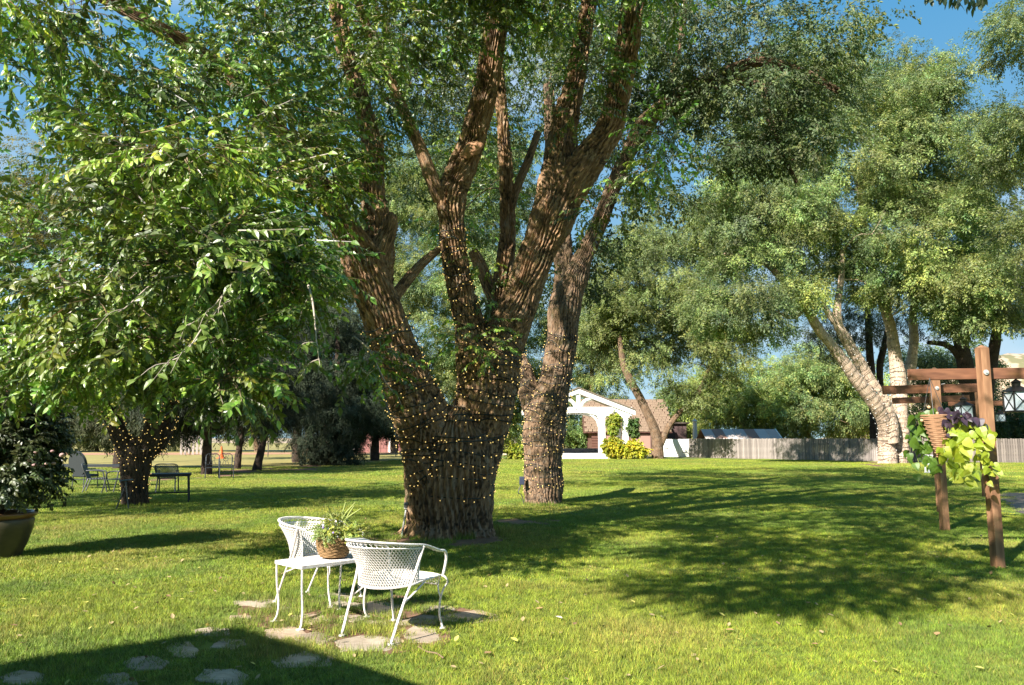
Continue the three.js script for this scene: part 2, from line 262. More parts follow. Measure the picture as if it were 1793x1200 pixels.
// flagstones
const stoneTex = tex(512, 512, (u, w) => { const a = 0.45 * tileNoise(u, w, 6, 6) + 0.35 * tileNoise(u, w, 30, 60) + 0.2 * tileNoise(u, w, 200, 200); return mix3([134, 120, 104], [196, 182, 160], a); });
const STONES = [[450, 1057, 80, 13], [424, 1084, 52, 9], [512, 1067, 48, 13], [590, 1045, 74, 10], [604, 1062, 62, 12], [538, 1086, 62, 13], [662, 1066, 78, 22], [690, 1091, 92, 9], [762, 1068, 62, 11], [826, 1082, 98, 17], [748, 1087, 58, 14], [736, 1113, 62, 24], [640, 1129, 124, 22], [500, 1110, 62, 15], [545, 1121, 72, 17], [527, 1157, 108, 24], [388, 1187, 92, 28], [320, 1140, 46, 22], [252, 1163, 78, 18], [402, 1130, 54, 15], [372, 1108, 54, 13], [38, 1188, 84, 22], [206, 1194, 62, 18], [620, 1084, 44, 11]];
const stonePolys = [];
{
  const patio = new THREE.Group(); patio.name = 'stone_patio'; patio.userData = { kind: 'structure', label: 'irregular flagstones set in the grass round the white chairs' }; scene.add(patio);
  const R = rng(77), tones = [[1, 1, 1], [1.08, 0.98, 0.9], [0.82, 0.78, 0.76], [1.05, 1.02, 1]].map((c) => new THREE.MeshStandardMaterial({ map: stoneTex, color: rgb(...c), roughness: 0.9, bumpMap: stoneTex, bumpScale: 0.012 }));
  STONES.forEach(([cx, cy, w, h], i) => {
    const n = 5 + fl(R() * 2), a0 = R() * 6, C = [], P = [], small = [];
    for (let k = 0; k < n; k++) { const a = a0 + (k + 0.55 * (R() - 0.5)) / n * 2 * PI, q = 0.9 + 0.4 * R(), g = gr(cx + Math.cos(a) * w * 0.52 * q, cy + Math.sin(a) * h * 0.6 * q); C.push([g.x, -g.z]); }
    C.forEach((c, k) => { const e = C[(k + 1) % n], m = Math.max(3, Math.ceil(Math.hypot(e[0] - c[0], e[1] - c[1]) / 0.05)); for (let j = 0; j < m; j++) P.push([lerp(c[0], e[0], j / m) + (R() - 0.5) * 0.022, lerp(c[1], e[1], j / m) + (R() - 0.5) * 0.022]); });
    const mx = P.reduce((s, p) => s + p[0], 0) / P.length, md = P.reduce((s, p) => s + p[1], 0) / P.length;
    stonePolys.push(P.map(([x, d]) => [lerp(mx, x, 0.86), lerp(md, d, 0.86)]));
    const s = new THREE.Shape(P.map(([x, d]) => new THREE.Vector2(x, d))), g = new THREE.ExtrudeGeometry(s, { depth: 0.02, bevelEnabled: true, bevelSize: 0.006, bevelThickness: 0.005, bevelSegments: 1 });
    g.rotateX(-PI / 2); g.translate(0, -0.02 + 0.006 * R(), 0); metresUV(g, 1.1);
    const m = shade(new THREE.Mesh(g, tones[i % 4])); m.name = i ? 'flagstone_' + String(i).padStart(3, '0') : 'flagstone'; patio.add(m);
  });
}
// hills far behind on the right
{
  const g = new THREE.PlaneGeometry(700, 160, 90, 30); g.rotateX(-PI / 2); const p = g.attributes.position;
  for (let i = 0; i < p.count; i++) { const x = p.getX(i), z = p.getZ(i), k = clamp((80 - z) / 110, 0, 1); p.setXYZ(i, x + 160, -1 + 44 * smooth(0, 1, k) * smooth(20, 110, x) * (0.75 + 0.5 * fbm(x * 0.012 + 5, z * 0.02, 4)) + 5 * k * fbm(x * 0.08, z * 0.08, 3), z - 400); }
  g.computeVertexNormals();
  const t = tex(512, 256, (u, w) => mix3([168, 146, 124], [112, 108, 76], smooth(0.5, 0.68, 0.5 * tileNoise(u, w, 22, 12) + 0.5 * tileNoise(u, w, 90, 60)))); t.repeat.set(4, 1);
  struct('hills', g, new THREE.MeshStandardMaterial({ map: t, roughness: 1 }), 'pale rocky hillside with scrub far behind the pergola');
}
// grass blades
{
  const grass = new THREE.Group(); grass.name = 'grass'; grass.userData = { label: 'short green grass blades of the lawn', category: 'grass', kind: 'stuff' }; scene.add(grass);
  const patch = (seed, size, n, w, h, long = 0.2) => {
    const R = rng(seed), pos = [], col = [];
    for (let i = 0; i < n; i++) {
      const x = (R() - 0.5) * size, z = (R() - 0.5) * size, a = R() * 2 * PI, hh = h * (0.45 + 0.9 * noise(x * 13 + seed * 5, z * 13 + 4)) * (0.55 + 0.6 * R() + (R() < long ? 0.5 * R() : 0)), ln = hh * (0.25 + 0.75 * R()), b = R() * 2 * PI, c = Math.cos(a) * w / 2, s = Math.sin(a) * w / 2;
      pos.push(x - c, -0.004, z - s, x + c, -0.004, z + s, x + Math.cos(b) * ln, hh, z + Math.sin(b) * ln);
      const cl = noise(x * 16 + seed * 9, z * 16), br = (0.45 + 0.6 * R()) * (0.55 + 0.95 * cl), dry = R() < 0.1 ? 1 : 0.15 * R(), k = [br * lerp(1, 1.7, dry), br * lerp(1, 1.02, dry), br * lerp(1, 2.6, dry)]; for (let j = 0; j < 3; j++) col.push(...k);
    }
    const g = new THREE.BufferGeometry(); g.setAttribute('position', new THREE.Float32BufferAttribute(pos, 3)); g.setAttribute('color', new THREE.Float32BufferAttribute(col, 3)); g.computeVertexNormals(); return g;
  };
  const mat = leafMat({ roughness: 0.75, transmission: 0.3 });
  const bareP = Object.values(BARE), blocked = (x, d) => inPoly(PATH, x, d) || stonePolys.some((P) => inPoly(P, x, d));
  const zones = [[3.4, 9, 0.17, 330, 0.0058, 0.042, 0.2], [9, 17, 0.26, 420, 0.008, 0.042, 0.3], [17, 34, 0.6, 800, 0.013, 0.036, 0.7], [34, 64, 1.3, 1300, 0.028, 0.045, 1.5]];
  zones.forEach(([d0, d1, st, n, w, h, size], zi) => {
    const M = [[], []], C = [[], []], R = rng(500 + zi), e = new THREE.Euler(), q = new THREE.Quaternion();
    for (let d = d0; d < d1; d += st) for (let x = -0.67 * d - 1.6; x < 0.67 * d + 1.6; x += st) {
      const X = x + (R() - 0.5) * st * 0.7, D = d + (R() - 0.5) * st * 0.7, k = fl(R() * 2), yaw = R() * 6.28, hs = R(), tone = R(), skip = R();
      if (!inPoly(LAWN, X, D) || blocked(X, D)) continue;
      const b = bareP.some((P) => inPoly(P, X, D)); if (b && skip < (bareP.findIndex((P) => inPoly(P, X, D)) === 3 ? 0.25 : 0.6)) continue;
      const big = fbm(X * 0.5 + 9, D * 0.5, 3), mid = fbm(X * 1.6, D * 1.6 + 5, 2), lush = smooth(0.4, 0.6, big), lumps = 0.55 + 0.95 * mid;
      const nearBark = Math.min(Math.hypot(X + 1.05, D - 13.5) - 0.75, Math.hypot(X - 0.8, D - 20) - 0.5, Math.hypot(X + 9.3, D - 19.6) - 0.4), t = 0.85 + 0.3 * tone, dry = smooth(0.5, 0.7, fbm(X * 0.9 + 50, D * 0.9, 3)) * 0.45 + 0.25 * smooth(0.55, 0.75, mid);
      C[k].push([lerp(lerp(0.305, 0.21, lush), 0.42, dry) * t, lerp(lerp(0.405, 0.335, lush), 0.41, dry) * t, lerp(0.018, 0.06, dry) * t]);
      q.setFromEuler(e.set(0, yaw, 0)); M[k].push(new THREE.Matrix4().compose(v(X, 0, -D), q, v(1, (0.65 + 0.5 * hs) * lumps * (b ? 1.3 : 1) * (nearBark < 0.35 ? 2 : 1), 1)));
    }
    for (let k = 0; k < 2; k++) addCopies(grass, 'grass_tufts', patch(40 + zi * 2 + k, size * (zi ? 1.2 : 1.3), n, w, h), mat, M[k], C[k]);
  });
}

// ------------------------------------------------------------------ the house behind the photographer, only its gable roof's shade reaches the picture
{
  const t = thing('house', 'house whose gable roof throws the peaked shade on the near lawn', 'house', v(-8.14, 0, 0.2));
  const d = v(0.887, 0, -0.462), n = v(0.462, 0, 0.887), P = v(-8.14, 0, 0.2), wallM = std([0.42, 0.35, 0.28], 0.9), roofM = std([0.12, 0.09, 0.07], 0.95), pk = 6.5, sl = 0.665, hw = 6.9;
  const frame = (a, y, b) => P.clone().addScaledVector(d, a).addScaledVector(n, b).setY(y);
  const prism = (poly, b0, b1) => { const s = new THREE.Shape(poly.map(([a, y]) => new THREE.Vector2(a, y))), g = new THREE.ExtrudeGeometry(s, { depth: b1 - b0, bevelEnabled: false }); g.translate(0, 0, b0); g.applyMatrix4(new THREE.Matrix4().makeBasis(d, UP, n).setPosition(P)); return g; };
  part(t, 'wall', prism([[-6.2, 0], [6.2, 0], [6.2, pk - 0.2 - 6.2 * sl], [0, pk - 0.2], [-6.2, pk - 0.2 - 6.2 * sl]], 0.35, 6), wallM);
  part(t, 'roof', prism([[-hw, pk - hw * sl - 0.16], [0, pk - 0.16], [hw, pk - hw * sl - 0.16], [hw, pk - hw * sl], [0, pk], [-hw, pk - hw * sl]], 0, 6.3), roofM);
}

// ------------------------------------------------------------------ fence, gate, sheds, barn, gazebo
const white = std([0.82, 0.81, 0.78], 0.6), greyWood = (o) => new THREE.MeshStandardMaterial({ map: woodTex([128, 118, 112], [182, 172, 164], 12), roughness: 0.95, ...o });
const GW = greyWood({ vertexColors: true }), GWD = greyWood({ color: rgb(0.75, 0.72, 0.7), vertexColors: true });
{
  const A = v(at(1207, 780, 72).x, 0, -72), B = gr(1545, 809.5), C = v(B.x + 26, 0, B.z + 6);
  const run = (a, b, name, label, mat, seed, h) => {
    const t = thing(name, label, 'fence', a.clone()), L = a.distanceTo(b), ry = Math.atan2(-(b.z - a.z), b.x - a.x), R = rng(seed), pl = [], rails = [];
    for (let s = 0; s < L; s += 0.152) { const p = a.clone().lerp(b, s / L), hh = h + (R() - 0.5) * 0.05; const g = box(0.13, hh, 0.02 + 0.008 * R(), p.x, hh / 2, p.z, ry + (R() - 0.5) * 0.05); const tn = 0.55 + 0.5 * R(), cc = new Float32Array(g.attributes.position.count * 3).fill(tn); g.setAttribute('color', new THREE.BufferAttribute(cc, 3)); pl.push(g); }
    part(t, 'planks', pl, mat, false, 'stuff');
    for (const y of [0.4, 1.25]) rails.push(box(L, 0.09, 0.04, (a.x + b.x) / 2 - Math.sin(ry) * 0.05, y, (a.z + b.z) / 2 - Math.cos(ry) * 0.05, ry));
    part(t, 'rail', rails, mat);
  };
  run(A, B, 'plank_fence', 'long weathered grey plank fence across the back of the lawn', GW, 3, 1.68);
  run(B, C, 'plank_fence', 'shaded plank fence at the right edge behind the pergola', GWD, 4, 1.66);
  const g0 = v(at(1150, 780, 74).x, 0, -74), g1 = A.clone(), L = g0.distanceTo(g1), ry = Math.atan2(-(g1.z - g0.z), g1.x - g0.x), t = thing('fence_gate', 'white painted gate panels at the left end of the plank fence', 'gate', g0);
  for (let k = 0; k < 3; k++) { const p = g0.clone().lerp(g1, (k + 0.5) / 3); part(t, 'panel', [box(L / 3 - 0.04, 1.62, 0.05, p.x, 0.83, p.z, ry)], white); }
  const hm = std([0.05, 0.05, 0.05], 0.5); for (const [s, y] of [[0.86, 0.45], [0.86, 1.3], [0.3, 0.8]]) { const p = g0.clone().lerp(g1, s); part(t, 'hinge', [box(0.5, 0.06, 0.03, p.x, y, p.z + 0.06, ry)], hm); }
}
const K66 = (px) => at(px, 760, 66).x;
{ // gazebo
  const z = -66, cx = K66(1013), t = thing('gazebo', 'white gabled wedding gazebo with arched beam and square columns', 'gazebo', v(cx, 0, z));
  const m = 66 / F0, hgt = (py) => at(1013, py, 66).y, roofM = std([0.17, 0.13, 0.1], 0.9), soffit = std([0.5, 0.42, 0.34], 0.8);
  part(t, 'base', [box(9.4, 0.42, 5.4, cx, 0.21, z - 2.2, 0, 0, 0.03)], white);
  part(t, 'ledge', [box(7.2, 0.4, 0.35, cx, 0.62, z - 4.6, 0, 0, 0.02)], std([0.10, 0.10, 0.11], 0.7));
  for (const s of [-1, 1]) for (const [o, w, zz] of [[1.95, 0.56, 0], [3.92, 0.52, 0], [3.92, 0.5, -4.4]]) {
    const c = part(t, 'column', [box(w, 3.1, w, cx + s * o, 1.97, z + zz, 0, 0, 0.02)], white);
    const cap = part(c, 'capital', [box(w + 0.16, 0.16, w + 0.16, cx + s * o, 3.5, z + zz, 0, 0, 0.02)], white); cap.position.set(-0, 0, 0); c.position.copy(t.position).negate();
  }
  const beam = (zz) => { const s = new THREE.Shape(); s.moveTo(-4.5, 3.58); s.lineTo(-1.66, 3.58); s.quadraticCurveTo(-0.9, 3.86, 0, 3.86); s.quadraticCurveTo(0.9, 3.86, 1.66, 3.58); s.lineTo(4.5, 3.58); s.lineTo(4.5, 4.3); s.lineTo(-4.5, 4.3); s.closePath(); const g = new THREE.ExtrudeGeometry(s, { depth: 0.4, bevelEnabled: true, bevelSize: 0.015, bevelThickness: 0.015, bevelSegments: 1, curveSegments: 10 }); g.translate(cx, 0, z + zz - 0.2); return g; };
  part(t, 'beam', [beam(0)], white); part(t, 'beam', [beam(-4.4)], white);
  const pk = hgt(681), ev = 4.02, hw = 4.75;
  const slope = (o0, o1, th, z0, z1) => [-1, 1].map((s) => { const sh = new THREE.Shape(); sh.moveTo(0, pk + o1); sh.lineTo(s * hw, ev + o1); sh.lineTo(s * hw, ev + o0); sh.lineTo(0, pk + o0); sh.closePath(); const g = new THREE.ExtrudeGeometry(sh, { depth: z1 - z0, bevelEnabled: false }); g.translate(cx, 0, z + z0); return g; });
  part(t, 'roof', slope(0.02, 0.12, 0, -5, 0.45), roofM);
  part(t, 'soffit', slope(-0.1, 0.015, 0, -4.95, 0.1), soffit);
  part(t, 'rake_board', slope(-0.4, 0.01, 0, 0.12, 0.36), white);
  part(t, 'king_post', [box(0.34, pk - 4.55, 0.28, cx, (pk + 4.1) / 2 , z + 0.1, 0, 0, 0.02)], white);
  for (const s of [-1, 1]) part(t, 'brace', [tube([v(cx + s * 1.15, 5.05, z + 0.1), v(cx + s * 0.62, 4.85, z + 0.1), v(cx + s * 0.3, 4.5, z + 0.1), v(cx + s * 0.16, 4.1, z + 0.1)], 0.16, 8, 10)], white);
  for (const s of [-1, 1]) part(t, 'brace', [tube([v(cx + s * 1.7, 2.7, z), v(cx + s * 1.62, 3.1, z), v(cx + s * 1.35, 3.45, z), v(cx + s * 0.95, 3.75, z)], 0.11, 8, 10)], white);
}
const limeMat = leafMat({ roughness: 0.55, transmission: 0.4 });
function bush(name, label, cat, px, py, D, r, n, tint, kind = 'lime', opt = {}) {
  const c = at(px, py, D); const t = thing(name, label, cat, v(c.x, opt.hang ? c.y + r[1] : 0, c.z), opt.group), wood = std([0.12, 0.08, 0.05], 0.9);
  const f = crown(t, kind, { boughs: [{ c, r, n, cr: opt.cr ?? 0.3, per: opt.per ?? 14 }], tint, minY: 0.05, vary: 0.4, warm: 0.3, size: opt.size ?? 1, shell: 0.7, droop: opt.droop ?? 0.3 }, fl(px * 3 + py), opt.mat ?? limeMat, 'foliage');
  const base = opt.hang ? v(c.x, c.y + r[1], c.z) : v(c.x, 0, c.z), gs = f.clumps.filter((_, i) => i % 4 === 0).map((q) => tube([base, base.clone().lerp(q, 0.5).add(v(0, 0.15, 0)), q], [0.03, 0.02, 0.006], 5, 4));
  if (gs.length) part(t, 'stems', gs, wood, false, 'stuff');
  return t;
}
const LIME = [0.44, 0.47, 0.02], LIME2 = [0.28, 0.36, 0.02];
bush('bush', 'bright yellow-green rounded bush at the right foot of the gazebo', 'bush', 1108, 789, 65, [0.95, 0.62, 0.8], 60, LIME, 'lime', { cr: 0.3, size: 1.1 });
bush('bush', 'tall yellow-green bush between the two right gazebo columns', 'bush', 1073, 782, 65.6, [0.65, 0.8, 0.6], 60, LIME, 'lime', { cr: 0.3, size: 1.1 });
bush('bush', 'yellow-green bush at the left foot of the gazebo, between the trunks', 'bush', 906, 792, 64, [0.75, 0.6, 0.7], 50, LIME2, 'lime', { cr: 0.3, size: 1.1 });
bush('hanging_plant', 'yellow-green hanging plant high between the right gazebo columns', 'hanging plant', 1073, 741, 65.8, [0.48, 0.8, 0.4], 60, LIME2, 'lime', { cr: 0.24, size: 0.8, hang: true, droop: 0.8 });
bush('hanging_plant', 'darker trailing plant on the outer side of the right gazebo column', 'hanging plant', 1109, 747, 65.6, [0.22, 0.8, 0.3], 30, [0.08, 0.16, 0.02], 'lime', { cr: 0.22, hang: true, droop: 0.9 });
{ // low bench by the gazebo
  const p = v(at(1142, 780, 68).x, 0, -68), t = thing('stone_bench', 'low pale bench on the lawn right of the gazebo bush', 'bench', p);
  part(t, 'slab', [box(1.5, 0.12, 0.5, p.x, 0.42, p.z, 0, 0, 0.02)], white); for (const s of [-0.5, 0.5]) part(t, 'leg', [box(0.16, 0.36, 0.4, p.x + s, 0.18, p.z, 0, 0, 0.01)], white);
  const q = v(at(884, 780, 64).x, 0, -64), b = thing('stone_bench', 'low pale bench left of the bush seen between the two lit trunks', 'bench', q);
  part(b, 'slab', [box(1.2, 0.12, 0.5, q.x, 0.42, q.z, 0, 0, 0.02)], std([0.5, 0.47, 0.43], 0.8)); for (const s of [-0.4, 0.4]) part(b, 'leg', [box(0.16, 0.36, 0.4, q.x + s, 0.18, q.z, 0, 0, 0.01)], std([0.45, 0.42, 0.38], 0.8));
}
{ // brown shed
  const D = 84, z = -D, k = (px) => at(px, 760, D).x, h = (py) => at(1100, py, D).y, x0 = k(1036), x1 = k(1168), t = thing('brown_shed', 'brown shed with a shingled roof behind the gazebo', 'shed', v((x0 + x1) / 2, 0, z)), wm = new THREE.MeshStandardMaterial({ map: woodTex([84, 56, 48], [118, 82, 70], 6), roughness: 0.9 });
  const ev = h(757), rd = h(699), dep = 7;
  part(t, 'wall', [box(x1 - x0, ev, dep, (x0 + x1) / 2, ev / 2, z - dep / 2)], wm);
  const sid = []; for (let y = 0.2; y < ev; y += 0.28) sid.push(box(x1 - x0 + 0.02, 0.2, 0.05, (x0 + x1) / 2, y, z + 0.03)); part(t, 'siding', sid, wm, false, 'stuff');
  const roofM = new THREE.MeshStandardMaterial({ map: woodTex([106, 88, 72], [156, 132, 110], 4), roughness: 0.95 }), R = rng(9), sh = [], rows = 13, ang = Math.atan2(rd - ev, dep / 2 + 0.4);
  for (let r = 0; r < rows; r++) for (let x = x0 - 0.6; x < x1 + 0.5; x += 0.42) { const f = (r + 0.5) / rows, w = 0.34 + 0.07 * R(), g = new THREE.BoxGeometry(w, 0.05, (dep / 2 + 0.4) / rows / Math.cos(ang) * 1.25); g.rotateX(ang + 0.04 + 0.03 * R()); g.translate(x + 0.2 * (r % 2) + 0.1 * R(), lerp(ev, rd, f) + 0.08 + 0.02 * R(), z + 0.4 - f * (dep / 2 + 0.4)); sh.push(g); }
  const rf = part(t, 'roof', [(() => { const s = new THREE.Shape(); s.moveTo(-0.4, ev - 0.08); s.lineTo(dep / 2, rd); s.lineTo(dep + 0.4, ev - 0.08); s.closePath(); const g = new THREE.ExtrudeGeometry(s, { depth: x1 - x0 + 1, bevelEnabled: false }); g.rotateY(PI / 2); g.translate(x0 - 0.5, 0, z); return g; })()], wm);
  part(t, 'shingles', sh, roofM, false, 'stuff');
  for (const [a, b] of [[1062, 1092], [1104, 1138]]) { const d = part(t, 'door', [box(k(b) - k(a), 2, 0.08, (k(a) + k(b)) / 2, 1.0, z + 0.09, 0, 0, 0.01)], std([0.33, 0.2, 0.16], 0.8)); part(t, 'door_frame', [box(0.1, 2.1, 0.1, k(a) - 0.06, 1.05, z + 0.1), box(0.1, 2.1, 0.1, k(b) + 0.06, 1.05, z + 0.1), box(k(b) - k(a) + 0.22, 0.1, 0.1, (k(a) + k(b)) / 2, 2.12, z + 0.1)], std([0.2, 0.12, 0.1], 0.8)); }
  const w0 = k(1165), w1 = k(1206), g = thing('brown_shed', 'dark brown shed wing with a small window left of the white gate', 'shed', v((w0 + w1) / 2, 0, z - 1));
  part(g, 'wall', [box(w1 - w0, 3.3, 5, (w0 + w1) / 2, 1.65, z - 3.5)], std([0.10, 0.06, 0.06], 0.9)); part(g, 'roof', [box(w1 - w0 + 0.6, 0.15, 5.6, (w0 + w1) / 2, 3.38, z - 3.5)], std([0.08, 0.06, 0.05], 0.9)); part(g, 'window', [box(0.9, 0.7, 0.06, k(1178), 1.9, z - 0.98)], std([0.03, 0.03, 0.04], 0.2));
}
{ // metal roofed shed behind the fence
  const D = 74, z = -D, k = (px) => at(px, 760, D).x, h = (py) => at(1300, py, D).y, x0 = k(1240), x1 = k(1362), t = thing('metal_roof_shed', 'low shed with a rusty metal roof behind the plank fence', 'shed', v((x0 + x1) / 2, 0, z)), ev = h(769), rd = h(752), n = 7;
  part(t, 'wall', [box(x1 - x0, ev, 3, (x0 + x1) / 2, ev / 2, z - 1.6)], std([0.16, 0.11, 0.08], 0.9));
  const ms = [std([0.44, 0.36, 0.33], 0.85), std([0.3, 0.17, 0.13], 0.9), std([0.5, 0.43, 0.4], 0.8)], run = 1.9, ang = Math.atan2(rd - ev, run), w = (x1 - x0 + 0.6) / n;
  for (let i = 0; i < n; i++) { const g = new THREE.BoxGeometry(w - 0.02, 0.03, run / Math.cos(ang)); g.rotateX(ang); g.translate(x0 - 0.3 + (i + 0.5) * w, (ev + rd) / 2 + 0.02 + (i % 2) * 0.015, z + 0.25 - run / 2); const b = g.clone(); b.translate(0, 0, 0); part(t, 'roof_panel', [g], ms[i % 3]); }
  part(t, 'back_roof', [(() => { const g = new THREE.BoxGeometry(x1 - x0 + 0.6, 0.03, run / Math.cos(ang)); g.rotateX(-ang); g.translate((x0 + x1) / 2, (ev + rd) / 2, z + 0.25 - run * 1.5); return g; })()], ms[1]);
  part(t, 'trim', [bar(v(x0 - 0.4, ev, z + 0.3), v(x1 + 0.4, ev, z + 0.3), 0.05), bar(v(x1 + 0.34, ev, z + 0.3), v(x1 + 0.34, rd + 0.05, z + 0.25 - run), 0.05), bar(v(x1 + 0.34, rd + 0.05, z + 0.25 - run), v(x1 + 0.34, ev, z + 0.2 - run * 2), 0.05)], white);
  const p = v(k(1243), 0, z - 6), c = thing('vent_pipe', 'pale round vent pipe standing left of the metal roofed shed', 'pipe', p), hh = at(1243, 737, D + 6).y;
  part(c, 'pipe', [new THREE.CylinderGeometry(0.2, 0.3, hh, 10).translate(p.x, hh / 2, p.z)], std([0.6, 0.58, 0.55], 0.7)); part(c, 'cap', [new THREE.ConeGeometry(0.32, 0.3, 10).translate(p.x, hh + 0.1, p.z)], std([0.5, 0.48, 0.46], 0.7));
}
{ // red barn
  const D = 98, z = -D, k = (px) => at(px, 760, D).x, h = (py) => at(650, py, D).y, x0 = k(566), x1 = k(735), t = thing('red_barn', 'faded red barn with white doors behind the junipers', 'barn', v((x0 + x1) / 2, 0, z)), ev = h(752), rd = h(730), R = rng(21), ms = [[0.3, 0.15, 0.13], [0.26, 0.12, 0.11], [0.33, 0.18, 0.155]].map((c) => std(c, 0.9));
  part(t, 'wall', [box(x1 - x0, ev, 7, (x0 + x1) / 2, ev / 2, z - 3.6)], ms[1]);
  let i = 0; for (let x = x0; x < x1; x += 0.72, i++) part(t, 'board', [box(0.66, ev, 0.05, x + 0.34, ev / 2, z - 0.06 + 0.02 * R())], ms[i % 3]);
  part(t, 'roof', [(() => { const s = new THREE.Shape(); s.moveTo(-0.5, ev - 0.1); s.lineTo(3.5, rd); s.lineTo(7.5, ev - 0.1); s.closePath(); const g = new THREE.ExtrudeGeometry(s, { depth: x1 - x0 + 0.8, bevelEnabled: false }); g.rotateY(PI / 2); g.translate(x0 - 0.4, 0, z); return g; })()], std([0.45, 0.07, 0.05], 0.7));
  for (const [a, b] of [[681, 694], [612, 624]]) part(t, 'door', [box(k(b) - k(a), 2.0, 0.08, (k(a) + k(b)) / 2, 1.0, z + 0.02, 0, 0, 0.01)], white);
}
{ // picket fence far left, wire fence before the barn, road cone
  const z = -84, x0 = at(318, 770, 84).x, x1 = at(372, 770, 84).x, t = thing('picket_fence', 'grey picket fence far behind the left tree', 'fence', v((x0 + x1) / 2, 0, z)), pk = []; for (let x = x0; x < x1; x += 0.42) pk.push(box(0.24, 2.5 + 0.2 * Math.sin(x * 9), 0.04, x, 1.25, z)); part(t, 'pickets', pk, GW, false, 'stuff'); part(t, 'rail', [box(x1 - x0, 0.12, 0.06, (x0 + x1) / 2, 0.7, z - 0.05), box(x1 - x0, 0.12, 0.06, (x0 + x1) / 2, 1.9, z - 0.05)], GW);
  const zz = -74, f0 = at(470, 770, 74).x, f1 = at(716, 770, 74).x, w = thing('wire_fence', 'thin wire fence with posts in front of the red barn', 'fence', v((f0 + f1) / 2, 0, zz)), pm = std([0.08, 0.07, 0.06], 0.9); for (let x = f0; x <= f1; x += 2.4) part(w, 'post', [box(0.08, 1.25, 0.08, x, 0.62, zz)], pm); for (const y of [0.4, 0.8, 1.18]) part(w, 'wire', [bar(v(f0, y, zz), v(f1, y, zz), 0.012, 4)], pm);
  const c = v(at(388, 780, 68).x, 0, -68), cone = thing('traffic_cone', 'orange traffic cone on the road behind the dark metal chairs', 'traffic cone', c), om = std([0.85, 0.16, 0.03], 0.6);
  part(cone, 'cone', [new THREE.CylinderGeometry(0.05, 0.24, 1.0, 14).translate(c.x, 0.55, c.z)], om); part(cone, 'foot', [box(0.6, 0.06, 0.6, c.x, 0.03, c.z)], om);
  const q = gr(122, 812), fp = thing('wire_post', 'thin post by the road at the far left', 'post', q), ph = at(122, 772, -q.z).y; part(fp, 'post', [bar(q, v(q.x, ph, q.z), 0.05, 6)], pm);
}

// ------------------------------------------------------------------ trees
const barkMat = (a, b, c, o = {}) => { const t = barkTex(a, b, c); return new THREE.MeshStandardMaterial({ map: t, roughness: 0.95, bumpMap: barkBump, bumpScale: 0.012, ...o }); };
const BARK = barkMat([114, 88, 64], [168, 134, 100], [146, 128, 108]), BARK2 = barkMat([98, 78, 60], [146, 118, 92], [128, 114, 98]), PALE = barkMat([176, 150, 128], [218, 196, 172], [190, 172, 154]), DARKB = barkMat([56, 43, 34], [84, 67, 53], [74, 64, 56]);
const B = (px, py, D, rx, ry, rz, n, cr, per) => ({ c: at(px, py, D), r: [rx, ry, rz], n, cr, per });
const Bw = (x, y, d, rx, ry, rz, n, cr, per) => ({ c: v(x, y, -d), r: [rx, ry, rz], n, cr, per });
function tree(name, label, o) {     // limbs: pixel paths [px, py, half width, metres ahead]
  const base = limbOf(o.limbs[0]), t = thing(name, label, 'tree', v(base[0].p.x, 0, base[0].p.z), o.group), L = o.limbs.map((q, i) => limbOf(i > 1 && o.slim ? q.map(([a, b, h, d]) => [a, b, h * o.slim, d]) : q));
  L[0][0].p.y = -0.06;
  const geos = L.map((n, i) => stem(n, { seed: i * 3.7 + (o.seed ?? 0), ...(o.stem ?? {}), ...(i ? { flare: 0 } : { flare: o.flare ?? 0.25 }), ...(o.lim?.[i] ?? {}) }));
  geos.forEach((g, i) => part(t, i < (o.trunks ?? 1) ? 'trunk' : 'limb', g, o.bark ?? BARK2));
  t.userData2 = geos;
  const R = rng(o.seed ?? 1); let f = null;
  if (o.crown) { f = crown(t, o.kind ?? 'far', o.crown, (o.seed ?? 1) * 31 + 7, o.mat ?? LEAF2); branchesTo(f.clumps, L, R, o.twigBark ?? o.bark ?? BARK2, t, o.twigR ?? 0.045, o.every ?? 1, o.maxBranch ?? 9); }
  return { t, L, geos, f };
}
